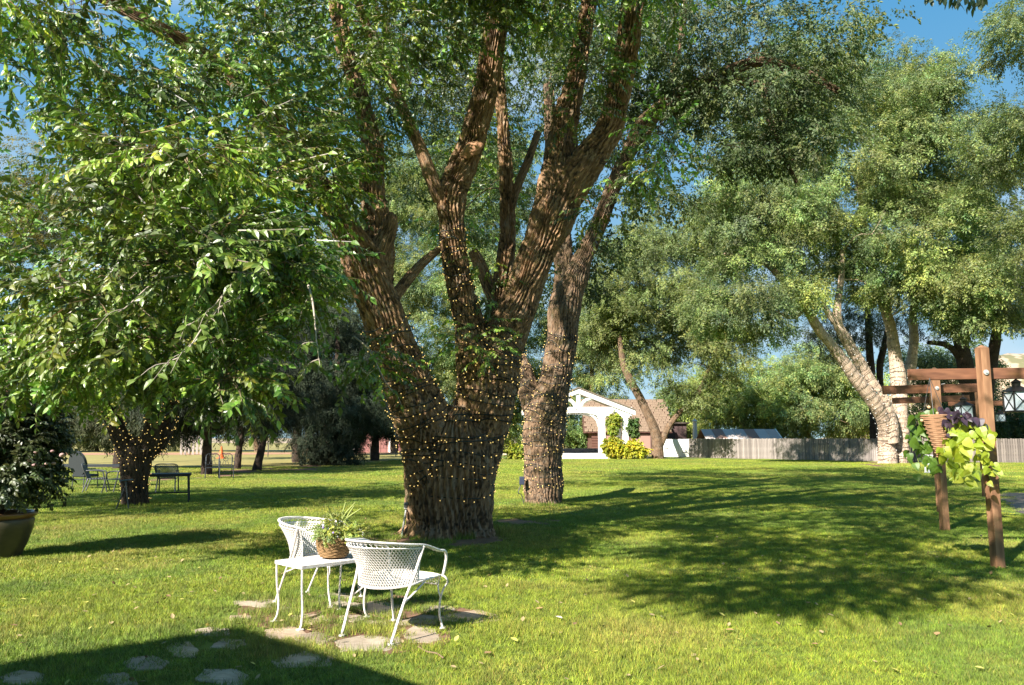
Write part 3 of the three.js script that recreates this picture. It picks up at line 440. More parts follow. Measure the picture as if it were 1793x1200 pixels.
// fairy lights: a wire wound round the stems, with lit bulbs on it
const wireM = std([0.015, 0.02, 0.015], 0.6), bulbM = new THREE.MeshStandardMaterial({ color: rgb(0.9, 0.66, 0.25), emissive: rgb(1, 0.68, 0.2), emissiveIntensity: 0.45, roughness: 0.4 });
function fairyLights(label, pos, runs, o = {}) {
  const t = thing('fairy_lights', label, 'fairy lights', pos), wires = [], bulbs = [], R = rng(o.seed ?? 5), { wr = 0.011, br = 0.01, lit = true } = o;
  for (const { g, s0, s1: sEnd, gap, step, off = 0.03 } of runs) {
    const C = g.userData.centers, s1 = Math.min(sEnd ?? 1e9, C[C.length - 1].s); let s = s0, ang = R() * 6, pts = [], acc = 0, last = null;
    const q = (s, a) => { let i = 0; while (i < C.length - 2 && C[i + 1].s < s) i++; const A = C[i], Bq = C[i + 1], k = clamp((s - A.s) / (Bq.s - A.s), 0, 1), r = lerp(A.r, Bq.r, k) + off; return A.p.clone().lerp(Bq.p, k).addScaledVector(A.nrm, Math.cos(a) * r).addScaledVector(A.bin, Math.sin(a) * r); };
    while (s < s1) { const jig = (noise(ang * 1.1, s0 * 7 + 3) - 0.5) * gap * (o.jit ?? 2.2), p = q(clamp(s + jig, s0, s1), ang); pts.push(p); if (last) acc += p.distanceTo(last); last = p; if (acc > step) { acc = (R() - 0.5) * step; bulbs.push(p.clone().add(v((R() - 0.5) * 0.03, -0.015 + (R() - 0.5) * 0.09, (R() - 0.5) * 0.02)).addScaledVector(p.clone().sub(q(s, ang + PI)).normalize(), 0.02)); } ang += 0.26; s += gap * 0.26 / (2 * PI); }
    for (let i = 0; i < pts.length - 1; i += 24) { const seg = pts.slice(i, i + 25); if (seg.length > 2) wires.push(tube(seg, wr, 3, seg.length - 1)); }
  }
  part(t, 'wire', wires, wireM);
  if (bulbs.length) { const b0 = new THREE.IcosahedronGeometry(br, 0); part(t, 'bulbs', bulbs.map((p) => b0.clone().translate(p.x, p.y, p.z)), lit ? bulbM : white, false, 'stuff'); }
  return t;
}

const offRay = (x, y, z, r) => (p) => { const d = p.clone().sub(v(x, y, z)); return d.addScaledVector(SUNDIR, -d.dot(SUNDIR)).length() > r; };   // leaves a gap in a crown through which the sun reaches that spot
// 1 the large tree in the middle
const BIG = tree('large_tree', 'large spreading tree with a deeply furrowed forked trunk in the middle of the lawn', {
  seed: 1, bark: BARK, kind: 'elm', mat: LEAF, flare: 0.34, trunks: 1, stem: { ridge: 0.105, depth: 0.07, step: 0.04 }, slim: 0.88, every: 1, maxBranch: 7, twigR: 0.022,
  limbs: [
    [[784, 952, 68, 13.5], [786, 915, 66, 13.5], [787, 880, 68, 13.5], [790, 840, 72, 13.5], [792, 805, 76, 13.5], [795, 770, 72, 13.5], [798, 735, 56, 13.5], [802, 712, 36, 13.5]],
    [[768, 890, 30, 13.3], [759, 835, 40, 13.2], [749, 785, 44, 13.2], [735, 730, 46, 13.1], [717, 680, 43, 13], [699, 630, 39, 12.9], [676, 570, 39, 12.8], [655, 512, 38, 12.7], [634, 460, 35, 12.6], [606, 405, 24, 12.4], [548, 312, 18, 12.1], [492, 238, 15, 11.8], [432, 165, 13, 11.5], [360, 100, 11, 11.3], [270, 45, 10, 11], [170, -10, 8, 10.8]],
    [[655, 520, 34, 12.8], [662, 455, 30, 12.9], [662, 400, 27, 13], [652, 340, 24, 13.1], [652, 260, 21, 13.3], [630, 170, 17, 13.5], [605, 90, 16, 13.6], [588, 0, 15, 13.8], [575, -80, 12, 14]],
    [[850, 720, 40, 13.5], [838, 650, 38, 13.4], [824, 570, 28, 13.4], [808, 510, 24, 13.4], [798, 460, 23, 13.4], [791, 400, 24, 13.4], [790, 345, 31, 13.5], [806, 300, 31, 13.5], [826, 250, 26, 13.5], [842, 190, 24, 13.5], [855, 130, 23, 13.5], [866, 60, 22, 13.4], [874, 0, 21, 13.4], [882, -60, 20, 13.4], [890, -160, 14, 13.4]],
    [[812, 890, 36, 13.55], [824, 830, 45, 13.55], [836, 770, 51, 13.55], [848, 715, 56, 13.5], [858, 660, 57, 13.5], [872, 615, 48, 13.5], [897, 560, 41, 13.5], [920, 500, 36, 13.5], [944, 440, 36, 13.6], [968, 380, 44, 13.6], [980, 330, 44, 13.7], [983, 275, 32, 13.8], [988, 215, 27, 13.9], [1005, 150, 19, 14], [1018, 70, 16, 14.2], [1035, -10, 14, 14.4]],
    [[966, 385, 34, 13.6], [1000, 325, 34, 13.5], [1036, 275, 31, 13.4], [1066, 230, 27, 13.3], [1080, 180, 23, 13.3], [1092, 120, 24, 13.2], [1101, 60, 24, 13.1], [1109, 0, 23, 13], [1120, -80, 20, 13]],
    [[772, 350, 16, 13.4], [757, 315, 14, 13.2], [738, 265, 12, 13.1], [712, 205, 11, 13], [686, 145, 11, 12.9], [660, 90, 10, 12.8], [640, 40, 9, 12.7], [622, -10, 8, 12.6]],
    [[862, 590, 22, 13.9], [872, 530, 19, 14.1], [884, 470, 17, 14.3], [889, 390, 15, 14.5], [886, 300, 14, 14.6], [880, 210, 12, 14.8], [872, 120, 10, 15]],
    [[872, 545, 13, 14], [855, 500, 13, 14.1], [838, 460, 12, 14.2], [828, 440, 10, 14.2]],
    [[690, 520, 13, 12.9], [712, 492, 11, 13], [735, 465, 9, 13.2], [768, 437, 7, 13.4]],
    [[652, 470, 30, 12.85], [670, 425, 22, 12.8], [681, 398, 17, 12.8], [684, 380, 12, 12.8], [684, 372, 4, 12.8]],
    [[892, 380, 9, 14.5], [905, 330, 8, 14.6], [925, 280, 8, 14.7], [942, 232, 7, 14.8]],
  ],
  lim: { 11: { depth: 0.01, ridge: 0.05 }, 6: { ridge: 0.06, depth: 0.012 }, 8: { depth: 0.012, ridge: 0.06 }, 9: { depth: 0.01, ridge: 0.05 }, 10: { depth: 0.01, ridge: 0.05 } },
  crown: {
    keep: offRay(5.5, 1.75, -9.9, 0.75), tint: [0.195, 0.32, 0.045], vary: 0.85, warm: 0.3, minY: 1.5, droop: 0.25, shell: 0.75,
    boughs: [
      B(330, 490, 7.6, 1.15, 0.7, 1.0, 16, 0.42, 19), B(140, 520, 9.6, 2.0, 1.0, 1.4, 19, 0.52, 19), B(290, 605, 8, 1.1, 0.36, 0.9, 13, 0.4, 18), B(120, 630, 9, 1.1, 0.36, 0.8, 9, 0.4, 17), B(385, 660, 8, 0.35, 0.22, 0.4, 5, 0.27, 15), B(500, 500, 8.2, 0.25, 0.4, 0.4, 4, 0.28, 12), B(650, 620, 9.8, 0.2, 0.3, 0.2, 3, 0.22, 9),
      B(285, 255, 6.8, 1.1, 0.4, 0.7, 8, 0.36, 18),
      B(330, 340, 9, 2.1, 0.9, 1.6, 18, 0.46, 16), B(90, 280, 11, 2.3, 1.5, 2, 14, 0.5, 16), B(520, 330, 9.5, 0.5, 0.6, 0.7, 5, 0.34, 13), B(610, 250, 11.5, 0.5, 0.8, 0.6, 5, 0.34, 12),
      B(270, 110, 10.5, 3.0, 1.2, 2, 23, 0.5, 18), B(130, 70, 8, 1.6, 0.8, 1.4, 11, 0.42, 16), B(330, 220, 9.6, 1.6, 0.7, 1.2, 11, 0.42, 16), B(500, 140, 10.6, 1.5, 1.2, 1.2, 13, 0.45, 17), B(640, 110, 11.6, 1.0, 1.2, 0.9, 8, 0.42, 15), B(730, 40, 12, 1.6, 0.9, 1.0, 11, 0.45, 15), B(950, 20, 14.5, 2.2, 1.0, 1.5, 13, 0.5, 16), B(1010, 130, 12.7, 0.7, 0.7, 0.4, 4, 0.36, 12), B(750, 260, 16, 2.0, 2.2, 1.2, 10, 0.5, 16), B(1090, 340, 12.6, 0.5, 0.7, 0.5, 4, 0.3, 11), B(830, 600, 13, 0.45, 0.6, 0.3, 4, 0.26, 8), B(870, 490, 13.4, 0.4, 0.5, 0.3, 3, 0.28, 8), B(1165, 270, 11, 0.6, 0.4, 0.6, 4, 0.32, 14),
      B(425, 465, 9.5, 0.45, 0.45, 0.5, 14, 0.4, 50), B(300, 405, 8.95, 0.4, 0.45, 0.45, 10, 0.4, 44), B(435, 385, 8.6, 0.8, 0.5, 0.8, 7, 0.38, 22), Bw(-5.6, 6.6, 7.4, 1.4, 1.0, 1.4, 3, 0.45, 24), Bw(-4.4, 10.2, 9, 2.4, 1.6, 2.4, 7, 0.55, 26),
      Bw(-3.3, 7.5, 3.8, 1.5, 1.1, 2.2, 22, 0.55, 34), Bw(-2.4, 6.3, 1.7, 1.6, 0.8, 1.4, 15, 0.5, 32), Bw(-4, 9, 6.4, 1.2, 1.2, 1.8, 12, 0.55, 30),
      Bw(0.2, 7.8, 5, 3.2, 1.2, 3, 38, 0.6, 40), Bw(-0.6, 7.0, 2.7, 2.4, 0.9, 1.8, 24, 0.55, 36), Bw(0.5, 9.8, 8.5, 4.5, 2, 4.5, 46, 0.7, 40), Bw(-3, 9.6, 11, 3.4, 1.6, 3, 34, 0.7, 36), Bw(3, 10.5, 11, 4, 2, 4, 38, 0.75, 38), Bw(0.5, 12.5, 13, 6, 2.5, 5, 44, 0.85, 36), Bw(-4, 12, 16, 5, 2.5, 4, 40, 0.85, 36),
    ],
  },
});
{ const p = at(826, 262, 13.22), g = new THREE.IcosahedronGeometry(0.2, 3), q = g.attributes.position; for (let i = 0; i < q.count; i++) { const k = 0.8 + 0.4 * noise(q.getX(i) * 14 + 5, q.getY(i) * 14 + 3 + q.getZ(i) * 6); q.setXYZ(i, q.getX(i) * k * 1.05, q.getY(i) * k * 0.62, q.getZ(i) * 0.42); } g.computeVertexNormals(); g.rotateZ(0.5); g.translate(p.x, p.y, p.z); part(BIG.t, 'bark_wound', [g], std([0.36, 0.19, 0.1], 0.9)).userData.label = 'bare orange wood where a branch tore off'; }
{ // the leaves nearest the eye, each its own
  const R = rng(71), G = [0, 1, 2].map((k) => { const g = new THREE.BufferGeometry(), tri = leafPts(0.085 + 0.01 * k, 0.043 + 0.005 * k, 0.22, 0.15 + 0.1 * k); g.setAttribute('position', new THREE.Float32BufferAttribute(tri.flatMap((a) => [a.x, a.y, a.z]), 3)); g.computeVertexNormals(); return g; }), M = [[0.19, 0.29, 0.05], [0.14, 0.22, 0.035], [0.23, 0.33, 0.07]].map((c) => leafMat({ vertexColors: false, color: rgb(...c), roughness: 0.42 })), tw = [], twM = std([0.4, 0.34, 0.28], 0.9); let n = 0;
  for (const [px, py, D, ex, ey, k] of [[470, 470, 7.2, 330, 570, 9], [420, 520, 7, 300, 640, 9], [330, 480, 7.4, 180, 560, 8], [540, 500, 7.6, 560, 640, 4], [620, 590, 9.5, 690, 690, 3]]) {
    const a = at(px, py, D), e = at(ex, ey, D - 0.5), c = new THREE.CatmullRomCurve3([a, a.clone().lerp(e, 0.4).add(v(0, 0.1, 0)), a.clone().lerp(e, 0.75), e]); tw.push(tube(c.getPoints(6), [0.013, 0.011, 0.009, 0.008, 0.006, 0.004, 0.002], 5, 18));
    for (let i = 0; i < k; i++) { const p = c.getPoint((i + 0.6) / k), q = p.clone().add(v((R() - 0.5) * 0.5, -0.12 - 0.2 * R(), (R() - 0.3) * 0.4)), m = p.clone().lerp(q, 0.5).add(v(0, 0.05, 0)), cc = new THREE.CatmullRomCurve3([p, m, q]); tw.push(tube([p, m, q], [0.005, 0.004, 0.0015], 4, 6)); for (let j = 0; j < 9 && n < 300; j++, n++) { const o = shade(new THREE.Mesh(G[n % 3], M[fl(R() * 3)])); o.name = n ? 'leaf_' + String(n).padStart(3, '0') : 'leaf'; o.position.copy(cc.getPoint((j + R()) / 9)).sub(BIG.t.position); o.rotation.set((R() - 0.5) * 1.2, R() * 2 * PI, -0.2 - 0.8 * R(), 'YXZ'); o.scale.setScalar(0.8 + 0.4 * R()); BIG.t.add(o); } }
  }
  part(BIG.t, 'twigs', tw, twM, false, 'stuff');
}
fairyLights('warm lit fairy lights wound round the forked trunk of the large middle tree', v(BIG.t.position.x, 0, BIG.t.position.z), [
  { g: BIG.geos[0], s0: 0.75, s1: 2.2, gap: 0.155, step: 0.135, off: 0.045 }, { g: BIG.geos[1], s0: 0.5, s1: 4.0, gap: 0.17, step: 0.135, off: 0.04 }, { g: BIG.geos[3], s0: 0.5, s1: 3.4, gap: 0.19, step: 0.135, off: 0.035 }, { g: BIG.geos[4], s0: 0.5, s1: 3.8, gap: 0.18, step: 0.135, off: 0.035 },
], { seed: 3 });

// 2 the tree behind it
const SECOND = tree('elm_tree', 'tall straight forked tree just right of and behind the large middle tree', {
  seed: 2, bark: BARK2, kind: 'ash', flare: 0.22, stem: { ridge: 0.11, depth: 0.05, step: 0.06, coarse: 1.2 }, every: 1, maxBranch: 8, twigR: 0.03,
  limbs: [
    [[951, 888, 31, 20], [951, 850, 31, 20], [951, 800, 32, 20], [952, 755, 35, 20], [962, 710, 34, 20], [974, 660, 28, 20], [982, 600, 27, 20], [988, 545, 28, 20], [1002, 495, 24, 20], [1025, 445, 16, 20], [1048, 395, 14, 20], [1070, 340, 13, 20], [1092, 285, 13, 20], [1125, 218, 12, 19.8], [1190, 165, 11, 19.5], [1262, 130, 10, 19.2], [1330, 108, 8, 19], [1400, 125, 7, 18.8], [1470, 160, 5, 18.5]],
    [[945, 745, 22, 20], [932, 700, 19, 20.2], [915, 655, 17, 20.4], [895, 610, 14, 20.6], [868, 560, 11, 20.8]],
    [[990, 540, 22, 20], [988, 480, 17, 20.1], [985, 420, 15, 20.2], [975, 340, 13, 20.4], [965, 250, 11, 20.6], [960, 150, 9, 20.8]],
    [[1240, 140, 8, 19.3], [1330, 150, 6, 19.2], [1345, 200, 5, 19], [1370, 270, 4, 19], [1395, 320, 3, 19]],
    [[1092, 285, 9, 20], [1125, 240, 8, 20.5], [1165, 170, 7, 21], [1190, 80, 6, 21.5], [1200, -20, 5, 22]],
  ],
  crown: { tint: [0.10, 0.165, 0.035], vary: 0.5, warm: 0.3, minY: 3.5, droop: 0.35, shell: 0.8, boughs: [
    B(1190, 60, 20, 3, 1.8, 2.5, 24, 0.8, 24), B(1330, 130, 19, 2.2, 1.4, 2, 22, 0.7, 24), B(1430, 60, 19, 1.8, 1.2, 1.6, 12, 0.7, 20), B(1300, 240, 19.3, 1.2, 0.8, 1, 10, 0.5, 22), B(1420, 220, 18.6, 0.9, 0.9, 0.9, 9, 0.5, 22), B(1080, 150, 20, 1.8, 2, 1.6, 16, 0.65, 20), B(930, 420, 22, 2.2, 2.2, 1.5, 16, 0.65, 20), B(1060, 450, 21, 1, 1, 1, 7, 0.5, 16), B(800, 240, 22, 3, 3, 2, 18, 0.8, 20), B(1150, 350, 19.5, 0.9, 0.9, 0.9, 8, 0.5, 16),
    Bw(2, 14, 24, 7, 3.2, 5, 62, 1.1, 36), Bw(4, 11.5, 21, 5, 2, 4, 28, 1, 30), Bw(-4, 13, 23, 4, 2.5, 4, 30, 1, 32), Bw(9, 13, 27, 4, 2, 4, 20, 1, 20) ] },
});
fairyLights('warm lit fairy lights wound round the tall tree behind the large one', v(SECOND.t.position.x, 0, SECOND.t.position.z), [
  { g: SECOND.geos[0], s0: 0.6, s1: 5.6, gap: 0.17, step: 0.2, off: 0.03 }, { g: SECOND.geos[1], s0: 0.1, s1: 2.2, gap: 0.2, step: 0.22, off: 0.03 },
], { seed: 4, br: 0.012, wr: 0.009 });

// 3 the pale wrapped tree by the fence
const WRAP = tree('pale_tree', 'huge pale many-stemmed tree with a wire-wrapped trunk in front of the plank fence', {
  seed: 3, bark: PALE, kind: 'far', trunks: 3, flare: 0.2, stem: { ridge: 0.16, depth: 0.03, step: 0.14, coarse: 1.6 }, every: 1, maxBranch: 11, twigR: 0.06,
  limbs: [
    [[1555, 815, 15, 53], [1553, 775, 13.5, 53], [1549, 740, 13, 52.5], [1530, 703, 12, 52], [1498, 662, 10.5, 51.5], [1468, 620, 9, 51], [1436, 580, 9, 50.5], [1412, 540, 7, 50], [1380, 500, 6, 49.5], [1330, 455, 4, 49], [1270, 445, 3, 48]],
    [[1576, 815, 15, 53.5], [1577, 770, 14, 53.5], [1576, 720, 14, 53.5], [1573, 660, 12, 54], [1566, 610, 10, 54], [1560, 575, 9, 54], [1545, 525, 8, 54], [1528, 470, 6, 54], [1515, 400, 5, 54], [1500, 300, 4, 54]],
    [[1564, 775, 11, 52.6], [1556, 725, 11, 52.4], [1534, 683, 10.5, 52.2], [1508, 640, 10, 52], [1485, 600, 9, 51.5], [1467, 565, 8, 51], [1468, 525, 6, 51], [1473, 490, 5, 51], [1475, 440, 4, 51]],
    [[1470, 575, 6, 51], [1448, 545, 5, 50.8], [1440, 530, 4, 50.6]], [[1405, 540, 5, 50.2], [1392, 555, 4, 50], [1340, 540, 3, 49]],
    [[1573, 690, 11, 54.5], [1592, 650, 10, 55], [1600, 600, 8, 55.5], [1600, 540, 6, 56], [1640, 450, 5, 56]],
  ],
  crown: { tint: [0.205, 0.295, 0.075], vary: 0.7, warm: 0.3, minY: 5.5, droop: 0.5, shell: 0.7, size: 1.2, boughs: [
    B(1480, 270, 52, 7.5, 6, 5, 92, 1.25, 56), B(1330, 370, 50, 4.5, 4, 4, 50, 1.15, 50), B(1290, 520, 49, 3.2, 3, 3, 30, 1.05, 46), B(1600, 440, 51, 5, 4.5, 4, 60, 1.2, 52), B(1640, 250, 53, 5, 5, 5, 54, 1.3, 52), B(1560, 130, 54, 4.5, 2, 4, 28, 1.15, 46), B(1420, 500, 50, 2.5, 1.5, 2.5, 12, 0.9, 36), B(1260, 400, 52, 2.5, 3, 3, 22, 1.0, 46), B(1700, 520, 50, 3.5, 2, 3, 28, 1.1, 48), B(1380, 140, 55, 3.5, 2.5, 3, 22, 1.1, 44), B(1470, 420, 53, 4, 2.5, 3, 24, 1.15, 44) ] },
});
fairyLights('dark unlit light wire wound round the stems of the huge pale tree', v(WRAP.t.position.x, 0, WRAP.t.position.z), [
  { g: WRAP.geos[0], s0: 0.4, s1: 10.5, gap: 0.4, step: 0.9, off: 0.06 }, { g: WRAP.geos[1], s0: 0.4, s1: 8, gap: 0.4, step: 0.9, off: 0.06 }, { g: WRAP.geos[2], s0: 0.3, s1: 8, gap: 0.4, step: 0.9, off: 0.06 },
], { seed: 6, wr: 0.014, br: 0.03, lit: false, jit: 0.7 });

// 4 the lit tree on the left
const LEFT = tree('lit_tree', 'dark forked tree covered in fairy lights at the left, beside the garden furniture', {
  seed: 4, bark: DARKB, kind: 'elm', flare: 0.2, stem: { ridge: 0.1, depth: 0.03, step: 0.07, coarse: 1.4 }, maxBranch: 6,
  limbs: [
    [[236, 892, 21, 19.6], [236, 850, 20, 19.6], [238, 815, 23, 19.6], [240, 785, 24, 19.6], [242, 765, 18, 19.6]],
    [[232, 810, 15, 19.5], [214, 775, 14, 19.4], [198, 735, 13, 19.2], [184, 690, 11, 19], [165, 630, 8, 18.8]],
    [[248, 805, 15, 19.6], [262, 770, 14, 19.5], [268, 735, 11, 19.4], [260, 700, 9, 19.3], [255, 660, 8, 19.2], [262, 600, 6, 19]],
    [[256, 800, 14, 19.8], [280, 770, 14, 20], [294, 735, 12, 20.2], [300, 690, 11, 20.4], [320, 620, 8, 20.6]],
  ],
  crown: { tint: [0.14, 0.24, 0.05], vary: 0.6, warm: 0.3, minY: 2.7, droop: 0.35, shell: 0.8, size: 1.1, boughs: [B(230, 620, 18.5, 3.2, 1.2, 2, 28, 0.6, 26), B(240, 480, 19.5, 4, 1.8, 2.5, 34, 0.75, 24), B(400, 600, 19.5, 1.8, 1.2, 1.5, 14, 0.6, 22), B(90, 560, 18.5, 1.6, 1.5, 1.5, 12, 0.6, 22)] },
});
fairyLights('warm lit fairy lights wound round the dark tree at the left', v(LEFT.t.position.x, 0, LEFT.t.position.z), [
  { g: LEFT.geos[0], s0: 0.15, s1: 1.8, gap: 0.2, step: 0.15 }, { g: LEFT.geos[1], s0: 0.2, s1: 2.6, gap: 0.16, step: 0.14 }, { g: LEFT.geos[2], s0: 0.2, s1: 2.4, gap: 0.17, step: 0.14 }, { g: LEFT.geos[3], s0: 0.2, s1: 2.4, gap: 0.16, step: 0.14 },
], { seed: 7, br: 0.0115, wr: 0.006 });

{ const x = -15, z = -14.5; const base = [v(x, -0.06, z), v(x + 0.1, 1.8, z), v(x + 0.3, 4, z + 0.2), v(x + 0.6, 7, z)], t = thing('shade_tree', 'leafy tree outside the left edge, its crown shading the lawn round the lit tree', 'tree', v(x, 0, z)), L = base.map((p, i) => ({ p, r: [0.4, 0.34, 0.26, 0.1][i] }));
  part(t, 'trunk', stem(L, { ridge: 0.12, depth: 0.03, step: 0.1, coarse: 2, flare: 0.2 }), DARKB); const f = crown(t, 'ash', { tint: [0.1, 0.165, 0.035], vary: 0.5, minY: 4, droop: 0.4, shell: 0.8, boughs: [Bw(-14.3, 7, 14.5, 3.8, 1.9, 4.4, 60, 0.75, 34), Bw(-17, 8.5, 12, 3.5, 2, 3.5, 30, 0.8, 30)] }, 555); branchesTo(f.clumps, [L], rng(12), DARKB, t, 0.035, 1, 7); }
// 5 junipers
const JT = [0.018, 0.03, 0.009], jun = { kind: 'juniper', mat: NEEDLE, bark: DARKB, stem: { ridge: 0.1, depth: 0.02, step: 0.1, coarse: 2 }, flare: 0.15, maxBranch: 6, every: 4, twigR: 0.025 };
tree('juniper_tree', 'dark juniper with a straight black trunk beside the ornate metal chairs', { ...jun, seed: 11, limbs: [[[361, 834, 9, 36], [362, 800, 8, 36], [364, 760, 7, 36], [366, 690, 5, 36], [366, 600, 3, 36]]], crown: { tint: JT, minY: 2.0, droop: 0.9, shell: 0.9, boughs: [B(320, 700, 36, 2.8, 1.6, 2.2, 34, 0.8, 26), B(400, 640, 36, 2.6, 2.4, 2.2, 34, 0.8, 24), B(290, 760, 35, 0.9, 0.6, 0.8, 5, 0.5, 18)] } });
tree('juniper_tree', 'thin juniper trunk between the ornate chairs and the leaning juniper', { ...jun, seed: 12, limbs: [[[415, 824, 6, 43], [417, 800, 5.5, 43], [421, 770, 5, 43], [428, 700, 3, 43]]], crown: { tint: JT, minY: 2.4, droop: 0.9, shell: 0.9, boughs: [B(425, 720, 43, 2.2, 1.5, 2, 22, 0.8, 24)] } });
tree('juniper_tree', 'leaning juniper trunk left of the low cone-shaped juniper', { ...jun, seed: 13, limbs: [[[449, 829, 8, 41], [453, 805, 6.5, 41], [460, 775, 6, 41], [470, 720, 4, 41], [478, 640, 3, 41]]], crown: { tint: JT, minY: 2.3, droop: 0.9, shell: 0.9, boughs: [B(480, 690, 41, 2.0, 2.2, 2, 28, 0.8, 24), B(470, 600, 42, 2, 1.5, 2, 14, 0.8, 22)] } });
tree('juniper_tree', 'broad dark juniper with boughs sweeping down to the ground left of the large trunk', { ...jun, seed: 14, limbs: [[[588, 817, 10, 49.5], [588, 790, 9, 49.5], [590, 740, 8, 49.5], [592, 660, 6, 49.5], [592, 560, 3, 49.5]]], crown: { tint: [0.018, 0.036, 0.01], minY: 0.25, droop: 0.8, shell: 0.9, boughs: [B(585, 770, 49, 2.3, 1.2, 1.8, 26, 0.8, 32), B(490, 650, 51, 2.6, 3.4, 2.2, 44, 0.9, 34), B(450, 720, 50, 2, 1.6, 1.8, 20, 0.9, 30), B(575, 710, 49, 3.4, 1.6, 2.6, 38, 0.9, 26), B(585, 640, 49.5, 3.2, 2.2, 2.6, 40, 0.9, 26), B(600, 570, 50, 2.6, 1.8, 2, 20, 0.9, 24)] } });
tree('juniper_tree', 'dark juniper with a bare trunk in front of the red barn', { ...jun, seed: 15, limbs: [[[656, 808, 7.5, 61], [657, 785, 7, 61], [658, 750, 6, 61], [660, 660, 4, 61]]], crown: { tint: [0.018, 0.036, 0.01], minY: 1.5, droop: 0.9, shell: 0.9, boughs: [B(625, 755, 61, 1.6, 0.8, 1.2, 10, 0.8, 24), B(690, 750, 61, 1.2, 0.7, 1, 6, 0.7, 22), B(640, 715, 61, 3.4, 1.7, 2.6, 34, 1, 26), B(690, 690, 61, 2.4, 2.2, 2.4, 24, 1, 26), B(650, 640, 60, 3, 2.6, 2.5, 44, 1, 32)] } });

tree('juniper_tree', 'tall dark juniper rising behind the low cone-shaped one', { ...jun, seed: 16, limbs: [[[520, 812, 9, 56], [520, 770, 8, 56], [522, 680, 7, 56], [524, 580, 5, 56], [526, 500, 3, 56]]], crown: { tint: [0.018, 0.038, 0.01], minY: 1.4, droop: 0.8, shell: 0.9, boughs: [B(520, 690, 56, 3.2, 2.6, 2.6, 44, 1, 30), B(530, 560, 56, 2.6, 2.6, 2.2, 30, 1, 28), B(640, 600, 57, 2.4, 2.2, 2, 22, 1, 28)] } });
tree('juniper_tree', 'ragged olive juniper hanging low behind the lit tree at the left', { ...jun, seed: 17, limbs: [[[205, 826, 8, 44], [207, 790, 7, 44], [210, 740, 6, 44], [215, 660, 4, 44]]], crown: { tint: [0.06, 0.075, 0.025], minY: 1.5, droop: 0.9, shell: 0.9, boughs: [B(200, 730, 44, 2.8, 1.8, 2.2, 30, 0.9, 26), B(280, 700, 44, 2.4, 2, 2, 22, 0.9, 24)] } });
// 6 the rest of the wood behind
const bg = { stem: { ridge: 0.25, depth: 0.03, step: 0.3, coarse: 2.5 }, flare: 0.15, every: 2, maxBranch: 12, twigR: 0.05, bark: BARK2 };
tree('leaning_tree', 'tree with a V-forked leaning trunk between the brown shed and the white gate', { ...bg, seed: 21, every: 1, limbs: [[[1152, 806, 10, 66], [1151, 775, 9.5, 66], [1143, 745, 9, 66], [1124, 705, 7.5, 66], [1103, 665, 6.5, 66], [1092, 640, 5.5, 66], [1085, 590, 4, 66]], [[1154, 785, 6, 66], [1172, 745, 5, 66], [1200, 712, 4.5, 66], [1222, 690, 4, 66], [1240, 650, 3, 66], [1262, 590, 2, 66]]], crown: { keep: (p) => offRay(14.2, 1, -73, 1.7)(p) && offRay(17, 2, -73, 1.6)(p) && offRay(20.5, 2, -73, 1.6)(p), tint: [0.205, 0.275, 0.065], vary: 0.5, warm: 0.2, minY: 3.6, shell: 0.8, droop: 0.4, size: 1.3, boughs: [B(1120, 600, 66, 5, 3.5, 4, 60, 1.3, 40), B(1150, 490, 66.5, 5, 5, 4, 66, 1.4, 40), B(1230, 590, 66, 4, 4, 4, 54, 1.3, 40), B(1060, 540, 68, 3.5, 3.5, 3, 28, 1.2, 36), B(1200, 690, 66, 2.2, 1.2, 2, 10, 0.9, 22), B(1130, 420, 67, 3.5, 3, 3, 18, 1.3, 30)] } });
